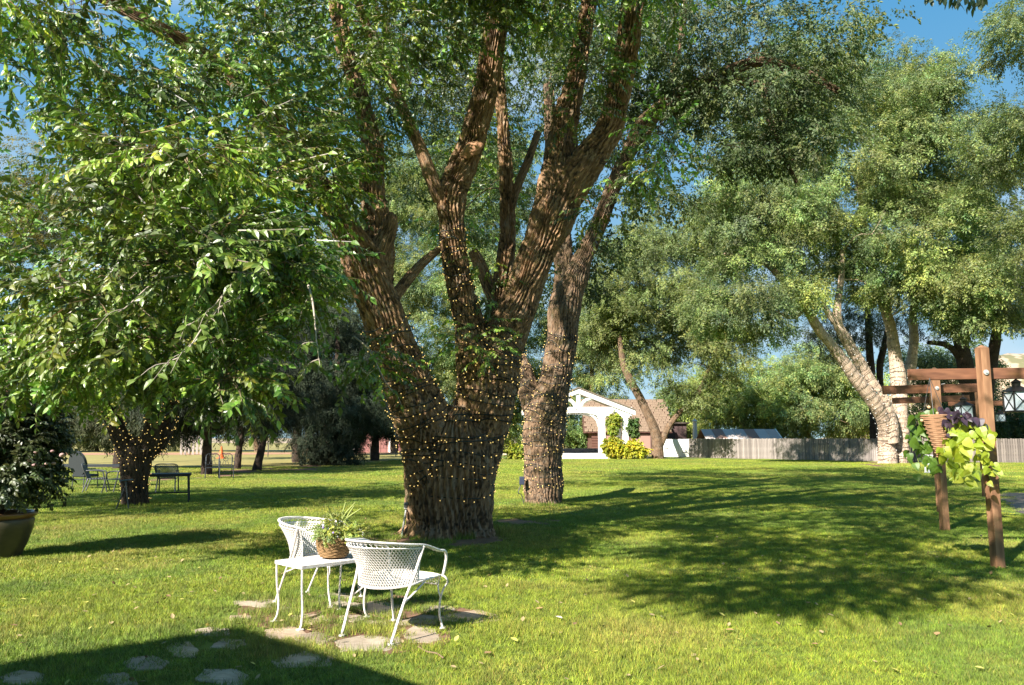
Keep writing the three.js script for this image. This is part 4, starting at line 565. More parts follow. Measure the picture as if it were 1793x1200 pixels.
const FAR = [
  ['tree', 'pale tree behind the metal roofed shed with a slanting bare limb', 1330, 86, 12.5, [[0, 6, 7, 4.5, 5], [-4, 5, 4, 3, 4]], [0.12, 0.15, 0.05], [[[1320, 775, 5, 86], [1310, 752, 4.5, 86], [1285, 725, 4, 86], [1265, 705, 3, 86]]]],
  ['tree', 'grey-green tree behind the middle of the plank fence', 1420, 84, 11, [[0, 5.5, 6, 4.5, 4.5], [1, 9, 4, 3, 4]], [0.10, 0.13, 0.055]],
  ['tree', 'yellowish green tree behind the plank fence, just left of the pale trunk', 1500, 90, 9, [[0, 5, 6, 4.5, 5]], [0.15, 0.17, 0.045]],
  ['tree', 'green tree behind the fence gate right of the brown shed', 1215, 92, 10, [[0, 5, 5, 4, 4]], [0.10, 0.14, 0.04]],
  ['tree', 'bushy dark green tree seen through the gazebo opening', 1000, 92, 7, [[0, 3, 5, 3.5, 3]], [0.07, 0.115, 0.03]],
  ['tree', 'tall pale tree rising behind the gazebo roof', 1035, 96, 20, [[0, 10, 6, 5, 5], [-2, 17, 5, 5, 5]], [0.12, 0.155, 0.06]],
  ['tree', 'pale sunlit tree filling the gap between the two lit trunks', 890, 98, 14, [[0, 5, 5, 4.5, 4], [1, 12, 5, 4.5, 4]], [0.13, 0.16, 0.05]],
  ['tree', 'tall pale tree behind the fork of the large middle tree', 800, 92, 30, [[0, 10, 6, 5, 5], [1, 20, 8, 7, 6], [2, 32, 8, 7, 6]], [0.115, 0.15, 0.055]],
  ['tree', 'tall pale tree behind the left limb of the large middle tree', 690, 95, 30, [[0, 9, 6, 5, 5], [-2, 20, 7, 6, 6], [0, 32, 8, 7, 6]], [0.11, 0.145, 0.05]],
  ['tree', 'tall grey-green tree behind the broad juniper', 540, 80, 24, [[0, 9, 6, 5, 5], [0, 18, 7, 6, 5]], [0.09, 0.12, 0.045]],
  ['tree', 'green tree beyond the road behind the leaning juniper', 450, 104, 16, [[0, 8, 8, 6, 5]], [0.09, 0.125, 0.04]],
  ['tree', 'pale tree beyond the road left of the picket fence', 330, 108, 14, [[0, 6.5, 9, 6, 5]], [0.10, 0.13, 0.05]],
  ['tree', 'pale bushy tree beyond the road at the far left', 170, 106, 12, [[0, 5.5, 10, 6, 5]], [0.11, 0.135, 0.05]],
  ['tree', 'dense tree beyond the road at the left edge', 20, 100, 18, [[0, 8, 10, 8, 6]], [0.09, 0.12, 0.035]],
  ['tree', 'dark green tree behind the shaded fence at the right edge', 1770, 74, 7, [[0, 3.5, 5, 2.6, 3]], [0.05, 0.08, 0.02]],
  ['tree', 'dense green tree behind the pale trunk and the pergola', 1640, 78, 12, [[0, 4, 6.5, 2.8, 4], [1, 8.5, 4.5, 2.5, 3]], [0.07, 0.10, 0.03]],
];
FAR.forEach(([n, lab, px, D, H, els, tint, lim], i) => {
  const g = v(at(px, 770, D).x, 0, -D), R = rng(900 + i), hw = clamp(H * 0.018, 0.12, 0.4) * F0 / D, top = 770 - (H * 0.7 - 1.6) * F0 / D;
  const limbs = [[[px, 770 + 1.6 * F0 / D, hw * 1.2, D], [px + (R() - 0.5) * 10, lerp(800, top, 0.3), hw, D], [px + (R() - 0.5) * 25, lerp(800, top, 0.65), hw * 0.7, D], [px + (R() - 0.5) * 40, top, hw * 0.3, D]], ...(lim ?? [])];
  tree(n, lab, { ...bg, seed: 40 + i, kind: 'farther', limbs, maxBranch: 10, twigR: 0.04, crown: { tint: tint.map((c, j) => c * (i < 3 ? 1.5 : 1.1) * [1.7, 1.85, 1.3][j]), vary: 0.5, minY: i === 15 ? 2 : 0.7, shell: 0.8, droop: 0.45, boughs: els.map(([dx, y, rx, ry, rz]) => Bw(g.x + dx, y, D, rx, ry, rz, Math.round(rx * ry * 1.5 + 8), 1.5, 32)) } });
});
tree('yellow_green_tree', 'sunlit yellow-green tree behind the hanging boughs at the upper left', { ...bg, seed: 70, limbs: [[[95, 808, 12, 52], [98, 740, 11, 52], [105, 640, 9, 52], [110, 500, 7, 52], [120, 350, 4, 52]]], crown: { tint: [0.20, 0.21, 0.02], vary: 0.4, minY: 4, shell: 0.7, droop: 0.4, boughs: [B(120, 330, 52, 5.5, 4.5, 4, 55, 1.3, 28), B(10, 400, 52, 4, 3, 3, 22, 1.3, 26), B(250, 270, 53, 3.5, 3, 3, 18, 1.2, 24)] } });
tree('dark_forked_tree', 'dark tree with two rugged trunks behind the pergola', { ...bg, seed: 71, trunks: 2, bark: DARKB, kind: 'far', limbs: [[[1715, 812, 16, 58], [1708, 750, 15, 58], [1698, 680, 14, 58], [1685, 610, 12, 58], [1668, 550, 9, 58], [1650, 480, 6, 58]], [[1718, 760, 12, 58], [1730, 690, 10, 58], [1740, 620, 9, 58], [1750, 560, 8, 58], [1780, 480, 5, 58]], [[1690, 640, 6, 58], [1660, 605, 5, 58], [1625, 600, 4, 58]]], crown: { tint: [0.15, 0.19, 0.055], size: 1.25, vary: 0.5, minY: 8, shell: 0.8, droop: 0.5, boughs: [B(1690, 460, 58, 6, 3, 4, 42, 1.4, 28), B(1790, 480, 56, 3.5, 4, 4, 26, 1.3, 26), B(1720, 330, 60, 5, 4, 4, 30, 1.4, 26)] } });
tree('dark_forked_tree', 'dark twin trunks seen behind the pale stems of the wrapped tree', { ...bg, seed: 72, trunks: 2, bark: DARKB, kind: 'far', limbs: [[[1532, 808, 7, 66], [1530, 740, 7, 66], [1526, 660, 7, 66], [1522, 600, 6, 66], [1518, 520, 4, 66]], [[1538, 790, 6, 66], [1543, 700, 6, 66], [1541, 640, 6, 66], [1550, 600, 5, 66], [1560, 540, 3, 66]]], crown: { tint: [0.07, 0.10, 0.03], vary: 0.5, minY: 7, shell: 0.8, boughs: [B(1540, 560, 66, 5, 2.5, 4, 26, 1.3, 26), B(1450, 590, 66, 4, 2, 3, 12, 1.2, 24)] } });
tree('edge_tree', 'tall olive-green tree reaching the sky at the right edge', { ...bg, seed: 73, kind: 'far', limbs: [[[1900, 822, 14, 44], [1890, 700, 12, 44], [1870, 500, 10, 44], [1850, 300, 7, 44], [1840, 100, 4, 44]]], crown: { tint: [0.165, 0.235, 0.05], size: 1.2, vary: 0.5, minY: 4, shell: 0.8, droop: 0.4, boughs: [B(1805, 60, 44, 2.2, 3.2, 2.2, 22, 1.0, 24), B(1790, 260, 44, 2.6, 3.5, 2.5, 34, 1.1, 26), B(1830, 420, 44, 2.5, 3, 2.5, 18, 1.1, 24)] } });
{ // the branch that hangs into the top right corner from a tree overhead
  const p = at(1665, -60, 4.2), t = thing('overhanging_branch', 'small dark leafy branch hanging in at the top right corner against the sky', 'branch', p), R = rng(8), q0 = at(1590, -70, 4.2), q1 = at(1660, -6, 4.2), q2 = at(1728, -4, 4.25);
  part(t, 'stem', [tube([q0, at(1610, -20, 4.2), q1, q2], [0.008, 0.006, 0.004, 0.002], 5, 10)], DARKB);
  const ls = [0, 1, 2].map((k) => { const g = new THREE.BufferGeometry(), tri = leafPts(0.05 + 0.008 * k, 0.024, 0.15, 0.2); g.setAttribute('position', new THREE.Float32BufferAttribute(tri.flatMap((a) => [a.x, a.y, a.z]), 3)); g.computeVertexNormals(); return g; }), lm = leafMat({ vertexColors: false, color: rgb(0.045, 0.075, 0.02) });
  for (let i = 0; i < 64; i++) { const k = R(), base = k < 0.4 ? at(lerp(1600, 1660, k / 0.4), lerp(-30, -4, k / 0.4), 4.2) : at(lerp(1660, 1728, (k - 0.4) / 0.6), -4, 4.22), m = shade(new THREE.Mesh(ls[i % 3], lm)); m.name = i ? 'leaf_' + String(i).padStart(3, '0') : 'leaf'; m.position.copy(base).sub(p).add(v((R() - 0.5) * 0.03, (R() - 0.7) * 0.05, (R() - 0.5) * 0.1)); m.rotation.set((R() - 0.5) * 2, R() * 6.28, -0.5 - R() * 1.0, 'YZX'); t.add(m); }
}

// ------------------------------------------------------------------ white iron chairs and table
const IRON = new THREE.MeshStandardMaterial({ map: tex(256, 256, (u, w) => { const r = smooth(0.61, 0.69, 0.55 * tileNoise(u, w, 30, 30) + 0.45 * tileNoise(u, w, 90, 90)); return mix3([236, 232, 226], [120, 84, 60], r); }), roughness: 0.5 });
// expanded metal over a surface f(a, b): a, b in 0..1
function lattice(f, na, nb, r, inside) {
  const gs = [], P = (i, j) => { const odd = j % 2 ? 0.5 : 0; return [clamp((i + odd) / na, 0, 1), j / nb]; };
  for (let j = 0; j < nb; j++) for (let i = 0; i <= na; i++) {
    const A = P(i, j), nx = j % 2 ? [i, i + 1] : [i - 1, i];
    for (const k of nx) { if (k < 0 || k > na) continue; const C = P(k, j + 1), m = [(A[0] + C[0]) / 2, (A[1] + C[1]) / 2]; if (inside && !inside(...m)) continue; gs.push(bar(f(...A), f(...C), r, 4)); }
  }
  return gs;
}
function ironChair() {
  const t = thing('iron_armchair', 'x', 'chair', v(0, 0, 0));
  const plan = (a, y, w, zb) => v(Math.cos(a) * w, y, -Math.sin(a) * zb);                 // a 0..pi round the back
  const top = (a) => plan(a, 0.735 + 0.055 * Math.sin(a), 0.33, 0.43), low = (a) => plan(a, 0.435 - 0.03 * Math.sin(a), 0.285, 0.27);
  const back = (p, q) => { const a = p * PI, b = low(a), c = top(a); c.y -= 0.055 * Math.sin(a) * 0.5 + 0.02; const s = b.clone().lerp(c, q), bulge = 0.05 * Math.sin(q * PI); s.x += Math.cos(a) * bulge * -0.5; s.z += Math.sin(a) * bulge * 0.6; return s; };
  part(t, 'backrest', [...lattice(back, 40, 16, 0.0054), tube(Array.from({ length: 21 }, (_, i) => back(i / 20, 1)), 0.006, 6, 40), tube(Array.from({ length: 21 }, (_, i) => back(i / 20, 0)), 0.008, 6, 40), tube([0, 0.25, 0.5, 0.75, 1].map((q) => back(0, q)), 0.006, 6, 8), tube([0, 0.25, 0.5, 0.75, 1].map((q) => back(1, q)), 0.006, 6, 8)], IRON, true);
  const arm = (s) => [v(s * 0.30, 0.455, 0.30), v(s * 0.325, 0.60, 0.31), v(s * 0.335, 0.655, 0.28), v(s * 0.34, 0.675, 0.18)];
  const rail = [...arm(1), ...Array.from({ length: 13 }, (_, i) => top(i / 12 * PI)), ...arm(-1).reverse()];
  const flat = tube(rail, 0.012, 8, 90); part(t, 'arm_rail', [flat, tube(rail.slice(3, -3).map((p) => p.clone().add(v(p.x * 0.03, 0.004, p.z * 0.03))), 0.009, 6, 60)], IRON, true);
  const scroll = []; for (let i = 0; i < 22; i++) { const a = (0.08 + 0.84 * (i + 0.5) / 22) * PI, c = top(a); const up = c.clone().add(v(0, -0.01, 0)), dn = back(a / PI, 1); scroll.push(tube([dn, dn.clone().lerp(up, 0.5).add(v(Math.sin(a) * 0.018, 0, Math.cos(a) * 0.018)), up, up.clone().lerp(dn, 0.4).add(v(-Math.sin(a) * 0.02, 0, -Math.cos(a) * 0.02))], 0.004, 4, 8)); }
  part(t, 'scrollwork', scroll, IRON, true);
  const seatP = (p, q) => { const z = lerp(0.29, -0.27, q), hw = z > 0 ? 0.285 : 0.285 * Math.sqrt(Math.max(0, 1 - (z / 0.275) ** 2)); return v(lerp(-hw, hw, p), 0.455 - 0.045 * q - 0.02 * Math.sin(q * PI) * Math.sin(p * PI), z); };
  const rim = [v(0.285, 0.455, 0.27), v(0.285, 0.44, 0), ...Array.from({ length: 9 }, (_, i) => low((i + 1) / 10 * PI)), v(-0.285, 0.44, 0), v(-0.285, 0.455, 0.27)];
  part(t, 'seat', [...lattice(seatP, 34, 34, 0.0054), tube(rim, 0.009, 6, 60), tube([v(-0.285, 0.455, 0.27), v(-0.2, 0.453, 0.305), v(0, 0.452, 0.315), v(0.2, 0.453, 0.305), v(0.285, 0.455, 0.27)], 0.010, 6, 20)], IRON, true);
  const ap = []; for (let i = 0; i < 22; i++) { const x = lerp(-0.25, 0.25, i / 21), z = 0.315 - 0.025 * (x / 0.28) ** 2; ap.push(tube([v(x, 0.45, z), v(x, 0.41, z + 0.008), v(x, 0.375, z - 0.004)], 0.004, 4, 5)); } ap.push(tube([v(-0.25, 0.375, 0.285), v(0, 0.37, 0.311), v(0.25, 0.375, 0.285)], 0.006, 5, 12));
  part(t, 'apron', ap, IRON, true);
  for (const s of [-1, 1]) {
    part(t, 'leg', [tube([v(s * 0.345, 0.735, -0.02), v(s * 0.31, 0.5, -0.1), v(s * 0.285, 0.3, -0.19), v(s * 0.265, 0.015, -0.31)], 0.0105, 8, 16), new THREE.CylinderGeometry(0.024, 0.028, 0.012, 10).translate(s * 0.265, 0.012, -0.31)], IRON, true);
    part(t, 'leg', [tube([v(s * 0.29, 0.455, 0.29), v(s * 0.32, 0.43, 0.315), v(s * 0.325, 0.385, 0.33), v(s * 0.295, 0.34, 0.315), v(s * 0.272, 0.25, 0.30), v(s * 0.262, 0.12, 0.305), v(s * 0.268, 0.05, 0.325), v(s * 0.275, 0.015, 0.335)], 0.0095, 8, 24), tube([v(s * 0.272, 0.27, 0.3), v(s * 0.25, 0.33, 0.30), v(s * 0.255, 0.40, 0.295), v(s * 0.28, 0.44, 0.285)], 0.007, 6, 10), new THREE.CylinderGeometry(0.024, 0.028, 0.012, 10).translate(s * 0.275, 0.012, 0.335)], IRON, true);
    part(t, 'brace', [tube([v(s * 0.285, 0.3, -0.19), v(s * 0.275, 0.36, -0.05), v(s * 0.28, 0.43, 0.08)], 0.008, 6, 8)], IRON, true);
  }
  return t;
}
{
  const c = ironChair(), place = (o, x, d, fx, fd, label) => { o.position.set(x, 0.004, -d); o.rotation.y = Math.atan2(fx, -fd); o.userData = { label, category: 'chair', group: 'white iron armchairs on the flagstones' }; };
  place(c, -1.0, 6.74, 0.54, 0.84, 'white mesh iron armchair in front of the little table, its back to the viewer');
  const k = c.clone(); k.name = numbered('iron_armchair'); scene.add(k); place(k, -1.95, 8.1, 0.93, 0.36, 'white mesh iron armchair behind the little table, partly hidden by the plant basket');
  const o = thing('iron_side_table', 'small white iron table between the two white armchairs', 'table', v(-1.70, 0.004, -7.21), undefined, Math.atan2(0.48, 0.48));
  const hx = 0.345, hz = 0.225, H = 0.525, g = [];
  part(o, 'tabletop', [...lattice((p, q) => v(lerp(-hx, hx, p), H, lerp(-hz, hz, q)), 34, 30, 0.0046), box(2 * hx, 0.03, 0.012, 0, H - 0.008, hz, 0, 0, 0.003), box(2 * hx, 0.03, 0.012, 0, H - 0.008, -hz, 0, 0, 0.003), box(0.012, 0.03, 2 * hz, hx, H - 0.008, 0, 0, 0, 0.003), box(0.012, 0.03, 2 * hz, -hx, H - 0.008, 0, 0, 0, 0.003)], IRON, true);
  for (const sx of [-1, 1]) for (const sz of [-1, 1]) part(o, 'leg', [tube([v(sx * hx * 0.97, H, sz * hz * 0.97), v(sx * hx * 0.95, 0.34, sz * hz * 0.95), v(sx * hx * 0.90, 0.15, sz * hz * 0.90), v(sx * hx * 0.93, 0.05, sz * hz * 0.93), v(sx * hx * 0.98, 0.014, sz * hz * 0.98)], 0.0095, 8, 18), box(0.05, 0.012, 0.05, sx * hx * 0.98, 0.01, sz * hz * 0.98, 0, 0, 0.003)], IRON, true);
}
{ // basket of plants on the table
  const c = v(-1.62, 0.545, -7.28), t = thing('plant_basket', 'round woven basket of straggly green plants on the little white table', 'plant basket', c), wm = new THREE.MeshStandardMaterial({ map: woodTex([100, 76, 48], [164, 132, 90], 30), roughness: 0.95 }), ring = [];
  for (let k = 0; k < 13; k++) { const y = 0.012 + k * 0.0135, r = 0.10 + 0.055 * Math.sin(0.35 + k / 12 * 1.5), pts = []; for (let i = 0; i <= 24; i++) { const a = i / 24 * 2 * PI; pts.push(v(Math.cos(a) * (r + 0.004 * Math.sin(i * 4 + k * PI)), y, Math.sin(a) * (r + 0.004 * Math.sin(i * 4 + k * PI)))); } ring.push(tube(pts, 0.0085, 5, 48)); }
  part(t, 'basket', ring, wm, true); part(t, 'soil', [new THREE.CylinderGeometry(0.14, 0.1, 0.15, 20).translate(0, 0.085, 0)], std([0.05, 0.035, 0.025], 1), true);
  const h = []; h.push(tube(Array.from({ length: 9 }, (_, i) => v(Math.cos(i / 8 * PI) * 0.155, 0.17 + Math.sin(i / 8 * PI) * 0.16, 0.02)), 0.005, 5, 24)); part(t, 'handle', h, std([0.3, 0.3, 0.3], 0.5), true);
  const W = (dx, dy, dz) => v(c.x + dx, c.y + dy, c.z + dz), bo = (dx, dy, dz, r, n, cr, per) => ({ c: W(dx, dy, dz), r, n, cr, per });
  crown(t, 'shrub', { boughs: [bo(0.02, 0.2, 0.02, [0.18, 0.07, 0.16], 40, 0.08, 24), bo(0.17, 0.13, 0.06, [0.11, 0.12, 0.13], 50, 0.08, 24), bo(0.08, 0.1, 0.15, [0.13, 0.09, 0.05], 30, 0.06, 16), bo(-0.02, 0.13, 0.15, [0.1, 0.06, 0.04], 8, 0.05, 10), bo(0, 0.29, -0.02, [0.1, 0.1, 0.08], 14, 0.06, 10)], tint: [0.27, 0.37, 0.07], size: 0.3, minY: 0.55, vary: 0.6, warm: 0.5, shell: 0.8, droop: 0.5 }, 301, limeMat, 'foliage');
  const R = rng(4), st = std([0.26, 0.3, 0.08], 0.8); for (let i = 0; i < 6; i++) { const a = R() * 6.28, x = (R() - 0.5) * 0.12 + 0.03, hh = 0.38 + 0.14 * R(), lean = (i - 1.5) * 0.035 + 0.01; part(t, 'stalk', [tube([v(x, 0.16, (R() - 0.5) * 0.08), v(x + lean * 0.5, 0.16 + (hh - 0.16) * 0.6, 0), v(x + lean * 1.6, hh, 0)], [0.006, 0.0095, 0.006], 6, 8)], st, true); }
  for (let i = 0; i < 9; i++) part(t, 'flower', [new THREE.IcosahedronGeometry(0.012, 1).translate((R() - 0.4) * 0.26, 0.14 + R() * 0.16, 0.05 + R() * 0.12)], i < 5 ? std([0.26, 0.2, 0.5], 0.7) : std([0.62, 0.6, 0.62], 0.7), true);
}
{ // sticks, fallen leaves, outlet posts
  const tw = std([0.20, 0.13, 0.08], 0.9);
  const stick = (label, pts, r) => { const P = pts.map(([px, py]) => gr(px, py).setY(0.022)), t = thing('stick', label, 'stick', P[0].clone().setY(0)); part(t, 'twig', [tube(P, r, 6, 16)], tw); };
  stick('thin brown stick lying on the stones under the little white table', [[512, 1092], [530, 1089], [552, 1083], [567, 1074]], 0.009);
  stick('curved brown stick on the stones under the front armchair', [[585, 1071], [606, 1067], [640, 1078], [672, 1088]], 0.008);
  stick('pale twig lying in the sunny grass right of the chairs', [[732, 1138], [748, 1147], [764, 1150], [776, 1158]], 0.007);
  const R = rng(61), lm = [std([0.62, 0.55, 0.40], 0.8), std([0.36, 0.22, 0.10], 0.8), std([0.55, 0.5, 0.1], 0.8)], lg = new THREE.BufferGeometry(); lg.setAttribute('position', new THREE.Float32BufferAttribute(leafPts(0.075, 0.05, 0.3, -0.15).flatMap((a) => [a.x, a.y, a.z]), 3)); lg.computeVertexNormals(); lm.forEach((m) => (m.side = THREE.DoubleSide));
  const spots = [[1163, 1087, 'pale fallen leaf alone on the sunny lawn right of centre', 0], [938, 1073, 'brown fallen leaf on the lawn right of the flagstones', 1], [985, 1090, 'pale fallen leaf on the sunny grass below the big shade', 0], [1040, 1148, 'yellowish fallen leaf near the lower middle of the lawn', 2], [906, 1131, 'yellowish fallen leaf in the grass right of the shaded stones', 2], [1420, 1135, 'brown fallen leaf in the lower right lawn', 1], [270, 946, 'pale fallen leaf on the lawn at the left', 0], [1270, 1110, 'small brown fallen leaf right of the pale one on the sunny lawn', 1], [1640, 1120, 'brown fallen leaf near the lower right corner of the lawn', 1], [860, 1150, 'brown fallen leaf just beyond the tip of the roof shade', 1], [150, 1060, 'yellow fallen leaf on the sunny lawn at the lower left', 2]];
  for (const [px, py, lab, k] of spots) { const g = gr(px, py), t = thing('fallen_leaf', lab, 'leaf', g.clone().setY(0.034)); const m = part(t, 'blade', lg.clone(), lm[k], true); t.rotation.set(0.2 * (R() - 0.5), R() * 6, 0.2 * (R() - 0.5)); }
  { const lt = new THREE.Group(); lt.name = 'leaf_litter'; lt.userData = { label: 'tiny dry leaves scattered thinly over the lawn', category: 'leaf litter', kind: 'stuff' }; scene.add(lt); const M = [], C = [], q = new THREE.Quaternion(), g = new THREE.BufferGeometry(); g.setAttribute('position', new THREE.Float32BufferAttribute(leafPts(0.045, 0.028, 0.3, -0.2).flatMap((a) => [a.x, a.y, a.z]), 3)); g.computeVertexNormals();
    for (let i = 0; i < 420; i++) { const D = 4.5 + 20 * R() * R() + 3 * R(), X = (R() - 0.5) * 1.35 * D; q.setFromEuler(new THREE.Euler((R() - 0.5) * 0.8, R() * 6.3, (R() - 0.5) * 0.8)); const s = 0.7 + 0.7 * R(); M.push(new THREE.Matrix4().compose(v(X, 0.024 + 0.012 * R(), -D), q, v(s, s, s))); C.push(R() < 0.5 ? [0.32, 0.24, 0.12] : R() < 0.6 ? [0.46, 0.42, 0.1] : [0.2, 0.12, 0.06]); }
    addCopies(lt, 'dry_leaves', g, new THREE.MeshStandardMaterial({ roughness: 0.9, side: THREE.DoubleSide }), M, C); }
  const gm = std([0.38, 0.37, 0.34], 0.6, { metalness: 0.3 }), dk = std([0.06, 0.06, 0.06], 0.5), p = gr(703, 942), o = thing('outlet_post', 'thin grey outlet post leaning at the left foot of the large tree', 'outlet post', p);
  part(o, 'pole', [bar(p, at(711, 893, -p.z + 0.1), 0.018, 8)], gm); const b = at(711, 886, -p.z + 0.1); part(o, 'outlet_box', [box(0.07, 0.11, 0.06, b.x, b.y, b.z, 0.3, 0, 0.008)], gm); part(o, 'socket', [box(0.045, 0.05, 0.02, b.x - 0.005, b.y + 0.005, b.z + 0.036, 0.3)], dk);
  const q = at(914, 842, 19.6), qo = thing('junction_box', 'small dark box with a cable on the left side of the second tree', 'box', q); part(qo, 'casing', [box(0.13, 0.2, 0.12, q.x, q.y, q.z, 0, 0, 0.015)], std([0.03, 0.04, 0.07], 0.5)); part(qo, 'cable', [tube([v(q.x - 0.03, q.y - 0.1, q.z), v(q.x - 0.09, q.y - 0.3, q.z + 0.05), v(q.x - 0.02, 0.25, q.z), v(q.x + 0.05, 0.02, q.z)], 0.012, 5, 14)], dk);
}
// ------------------------------------------------------------------ pergola posts
const redwood = new THREE.MeshStandardMaterial({ map: woodTex([92, 58, 40], [142, 96, 68], 9), roughness: 0.85 }), redwood2 = new THREE.MeshStandardMaterial({ map: woodTex([110, 76, 52], [172, 130, 96], 8), roughness: 0.9 }), steel = std([0.62, 0.61, 0.58], 0.4, { metalness: 0.5 });
const boxUV = (w, h, d, x, y, z, ry, rz, k = 1.2) => { const g = box(w, h, d, 0, 0, 0, 0, 0, 0.006); const p = g.attributes.position, n = g.attributes.normal, u = g.attributes.uv, long = Math.max(w, h, d); for (let i = 0; i < p.count; i++) { const L = h === long ? p.getY(i) : w === long ? p.getX(i) : p.getZ(i), o = Math.abs(n.getZ(i)) > 0.5 ? (h === long ? p.getX(i) : p.getY(i)) : (h === long ? p.getZ(i) : Math.abs(n.getY(i)) > 0.5 ? p.getZ(i) : p.getY(i)); u.setXY(i, o * k * 2 + x, L * 0.5 + z); } if (rz) g.rotateZ(rz); if (ry) g.rotateY(ry); g.translate(x, y, z); return g; };
function tPost(label, foot, topPy, w, l, r, beamPyL, beamPyR, D, th, mat, dz) {
  const b = gr(...foot), d = -b.z, tp = at(foot[0], topPy, d), t = thing('pergola_post', label, 'post', b), Hh = tp.y;
  part(t, 'post', [boxUV(w, Hh + 0.05, w, b.x, Hh / 2 - 0.025, b.z, 0.12, 0, 1)], mat);
  part(t, 'post_cap', [new THREE.CylinderGeometry(0.01, w * 0.72, w * 0.35, 4, 1).rotateY(PI / 4 + 0.12).translate(b.x, Hh + w * 0.17, b.z)], mat);
  const A = at(l, beamPyL, d + 0.1 + dz), C = at(r, beamPyR, d + 0.1), L = A.distanceTo(C), ry = Math.atan2(-(C.z - A.z), C.x - A.x), y = (A.y + C.y) / 2;
  part(t, 'crossbeam', [boxUV(L, th, 0.085, (A.x + C.x) / 2, y, (A.z + C.z) / 2 - w * 0.5, ry, Math.atan2(C.y - A.y, L))], redwood);
  const bz = b.z + w / 2 + 0.012; part(t, 'bolt', [new THREE.CylinderGeometry(0.034, 0.034, 0.012, 16).rotateX(PI / 2).translate(b.x - 0.01, y, bz), new THREE.CylinderGeometry(0.014, 0.016, 0.022, 6).rotateX(PI / 2).translate(b.x - 0.01, y, bz + 0.01)], steel);
  return { t, A, C, y, b };
}
const P1 = tPost('near wooden pergola post with a long crossbeam and a bolt at the right edge', [1748, 994], 610, 0.12, 1596, 1905, 656, 652, 0, 0.145, redwood2, 0);
const P2 = tPost('second wooden pergola post, standing behind the vine basket', [1655, 930], 648, 0.12, 1549, 1718, 683, 679, 0, 0.155, redwood2, 0.1);
const P3 = tPost('third pergola post, half hidden directly behind the second one', [1649, 897], 690, 0.14, 1566, 1700, 702, 697, 0, 0.14, redwood2, 0.1);
const P4 = tPost('farthest pergola post, seen just left of the near one', [1727, 870], 680, 0.14, 1664, 1767, 707, 706, 0, 0.14, redwood2, 0.1);
// lanterns
function lantern(label, px, py, D, s, beamY) {
  const c = at(px, py, D), t = thing('lantern', label, 'lantern', v(c.x, c.y - 0.13 * s, c.z)), bk = std([0.025, 0.022, 0.02], 0.5, { metalness: 0.5 }), w = 0.115 * s, h = 0.25 * s, y0 = c.y - h / 2, y1 = c.y + h / 2, fr = [];
  for (const a of [-1, 1]) for (const b of [-1, 1]) fr.push(box(0.014 * s, h, 0.014 * s, c.x + a * w, c.y, c.z + b * w));
  for (const a of [-1, 1]) { fr.push(bar(v(c.x - w, y0, c.z + a * w), v(c.x + w, y1, c.z + a * w), 0.006 * s, 5), bar(v(c.x + w, y0, c.z + a * w), v(c.x - w, y1, c.z + a * w), 0.006 * s, 5), bar(v(c.x + a * w, y0, c.z - w), v(c.x + a * w, y1, c.z + w), 0.006 * s, 5), bar(v(c.x + a * w, y0, c.z + w), v(c.x + a * w, y1, c.z - w), 0.006 * s, 5)); }
  part(t, 'frame', fr, bk); part(t, 'base', [box(2.35 * w, 0.022 * s, 2.35 * w, c.x, y0 - 0.008 * s, c.z, 0, 0, 0.004)], bk);
  part(t, 'roof', [new THREE.CylinderGeometry(0.05 * s, 0.19 * s, 0.075 * s, 4, 1).rotateY(PI / 4).translate(c.x, y1 + 0.04 * s, c.z), new THREE.CylinderGeometry(0.055 * s, 0.05 * s, 0.05 * s, 8).translate(c.x, y1 + 0.1 * s, c.z), new THREE.ConeGeometry(0.075 * s, 0.05 * s, 8).translate(c.x, y1 + 0.148 * s, c.z)], bk);
  part(t, 'pane', [-1, 1].map((a) => box(2 * w - 0.02 * s, h - 0.01, 0.004, c.x, c.y, c.z + a * (w - 0.012 * s))).concat([-1, 1].map((a) => box(0.004, h - 0.01, 2 * w - 0.02 * s, c.x + a * (w - 0.012 * s), c.y, c.z))), new THREE.MeshPhysicalMaterial({ color: rgb(0.8, 0.86, 0.9), transmission: 0.5, roughness: 0.6, thickness: 0 }));
  part(t, 'candle', [new THREE.CylinderGeometry(0.05 * s, 0.05 * s, 0.14 * s, 12).translate(c.x, y0 + 0.075 * s, c.z)], std([0.75, 0.72, 0.62], 0.6));
  if (beamY) part(t, 'hook', [tube([v(c.x, y1 + 0.165 * s, c.z), v(c.x + 0.015, (y1 + beamY) / 2 + 0.08, c.z), v(c.x, beamY - 0.02, c.z)], 0.006, 5, 8)], bk);
  return t;
}
lantern('black lantern with crossed bars hanging from the near pergola beam at the right edge', 1782, 703, 10.28, 1, P1.y - 0.08);
lantern('black lantern hanging from the second pergola beam above the vine', 1688, 722, 14.2, 0.95, P2.y - 0.08);
lantern('small black lantern hanging from the farthest pergola beam', 1752, 732, 22.3, 0.8, P4.y - 0.07);
{ const p = gr(1630, 829), t = thing('white_lantern', 'white lantern standing on the lawn beneath the dark vine', 'lantern', p), h = at(1630, 797, -p.z).y, w = 0.16, fr = []; for (const a of [-1, 1]) for (const b of [-1, 1]) fr.push(box(0.05, h, 0.05, p.x + a * w, h / 2, p.z + b * w)); for (const y of [0.03, h * 0.5, h * 0.97]) fr.push(box(0.4, 0.06, 0.4, p.x, y, p.z)); part(t, 'frame', fr, white); part(t, 'candle', [new THREE.CylinderGeometry(0.07, 0.07, h * 0.35, 10).translate(p.x, 0.06 + h * 0.18, p.z)], std([0.75, 0.72, 0.62], 0.6)); }
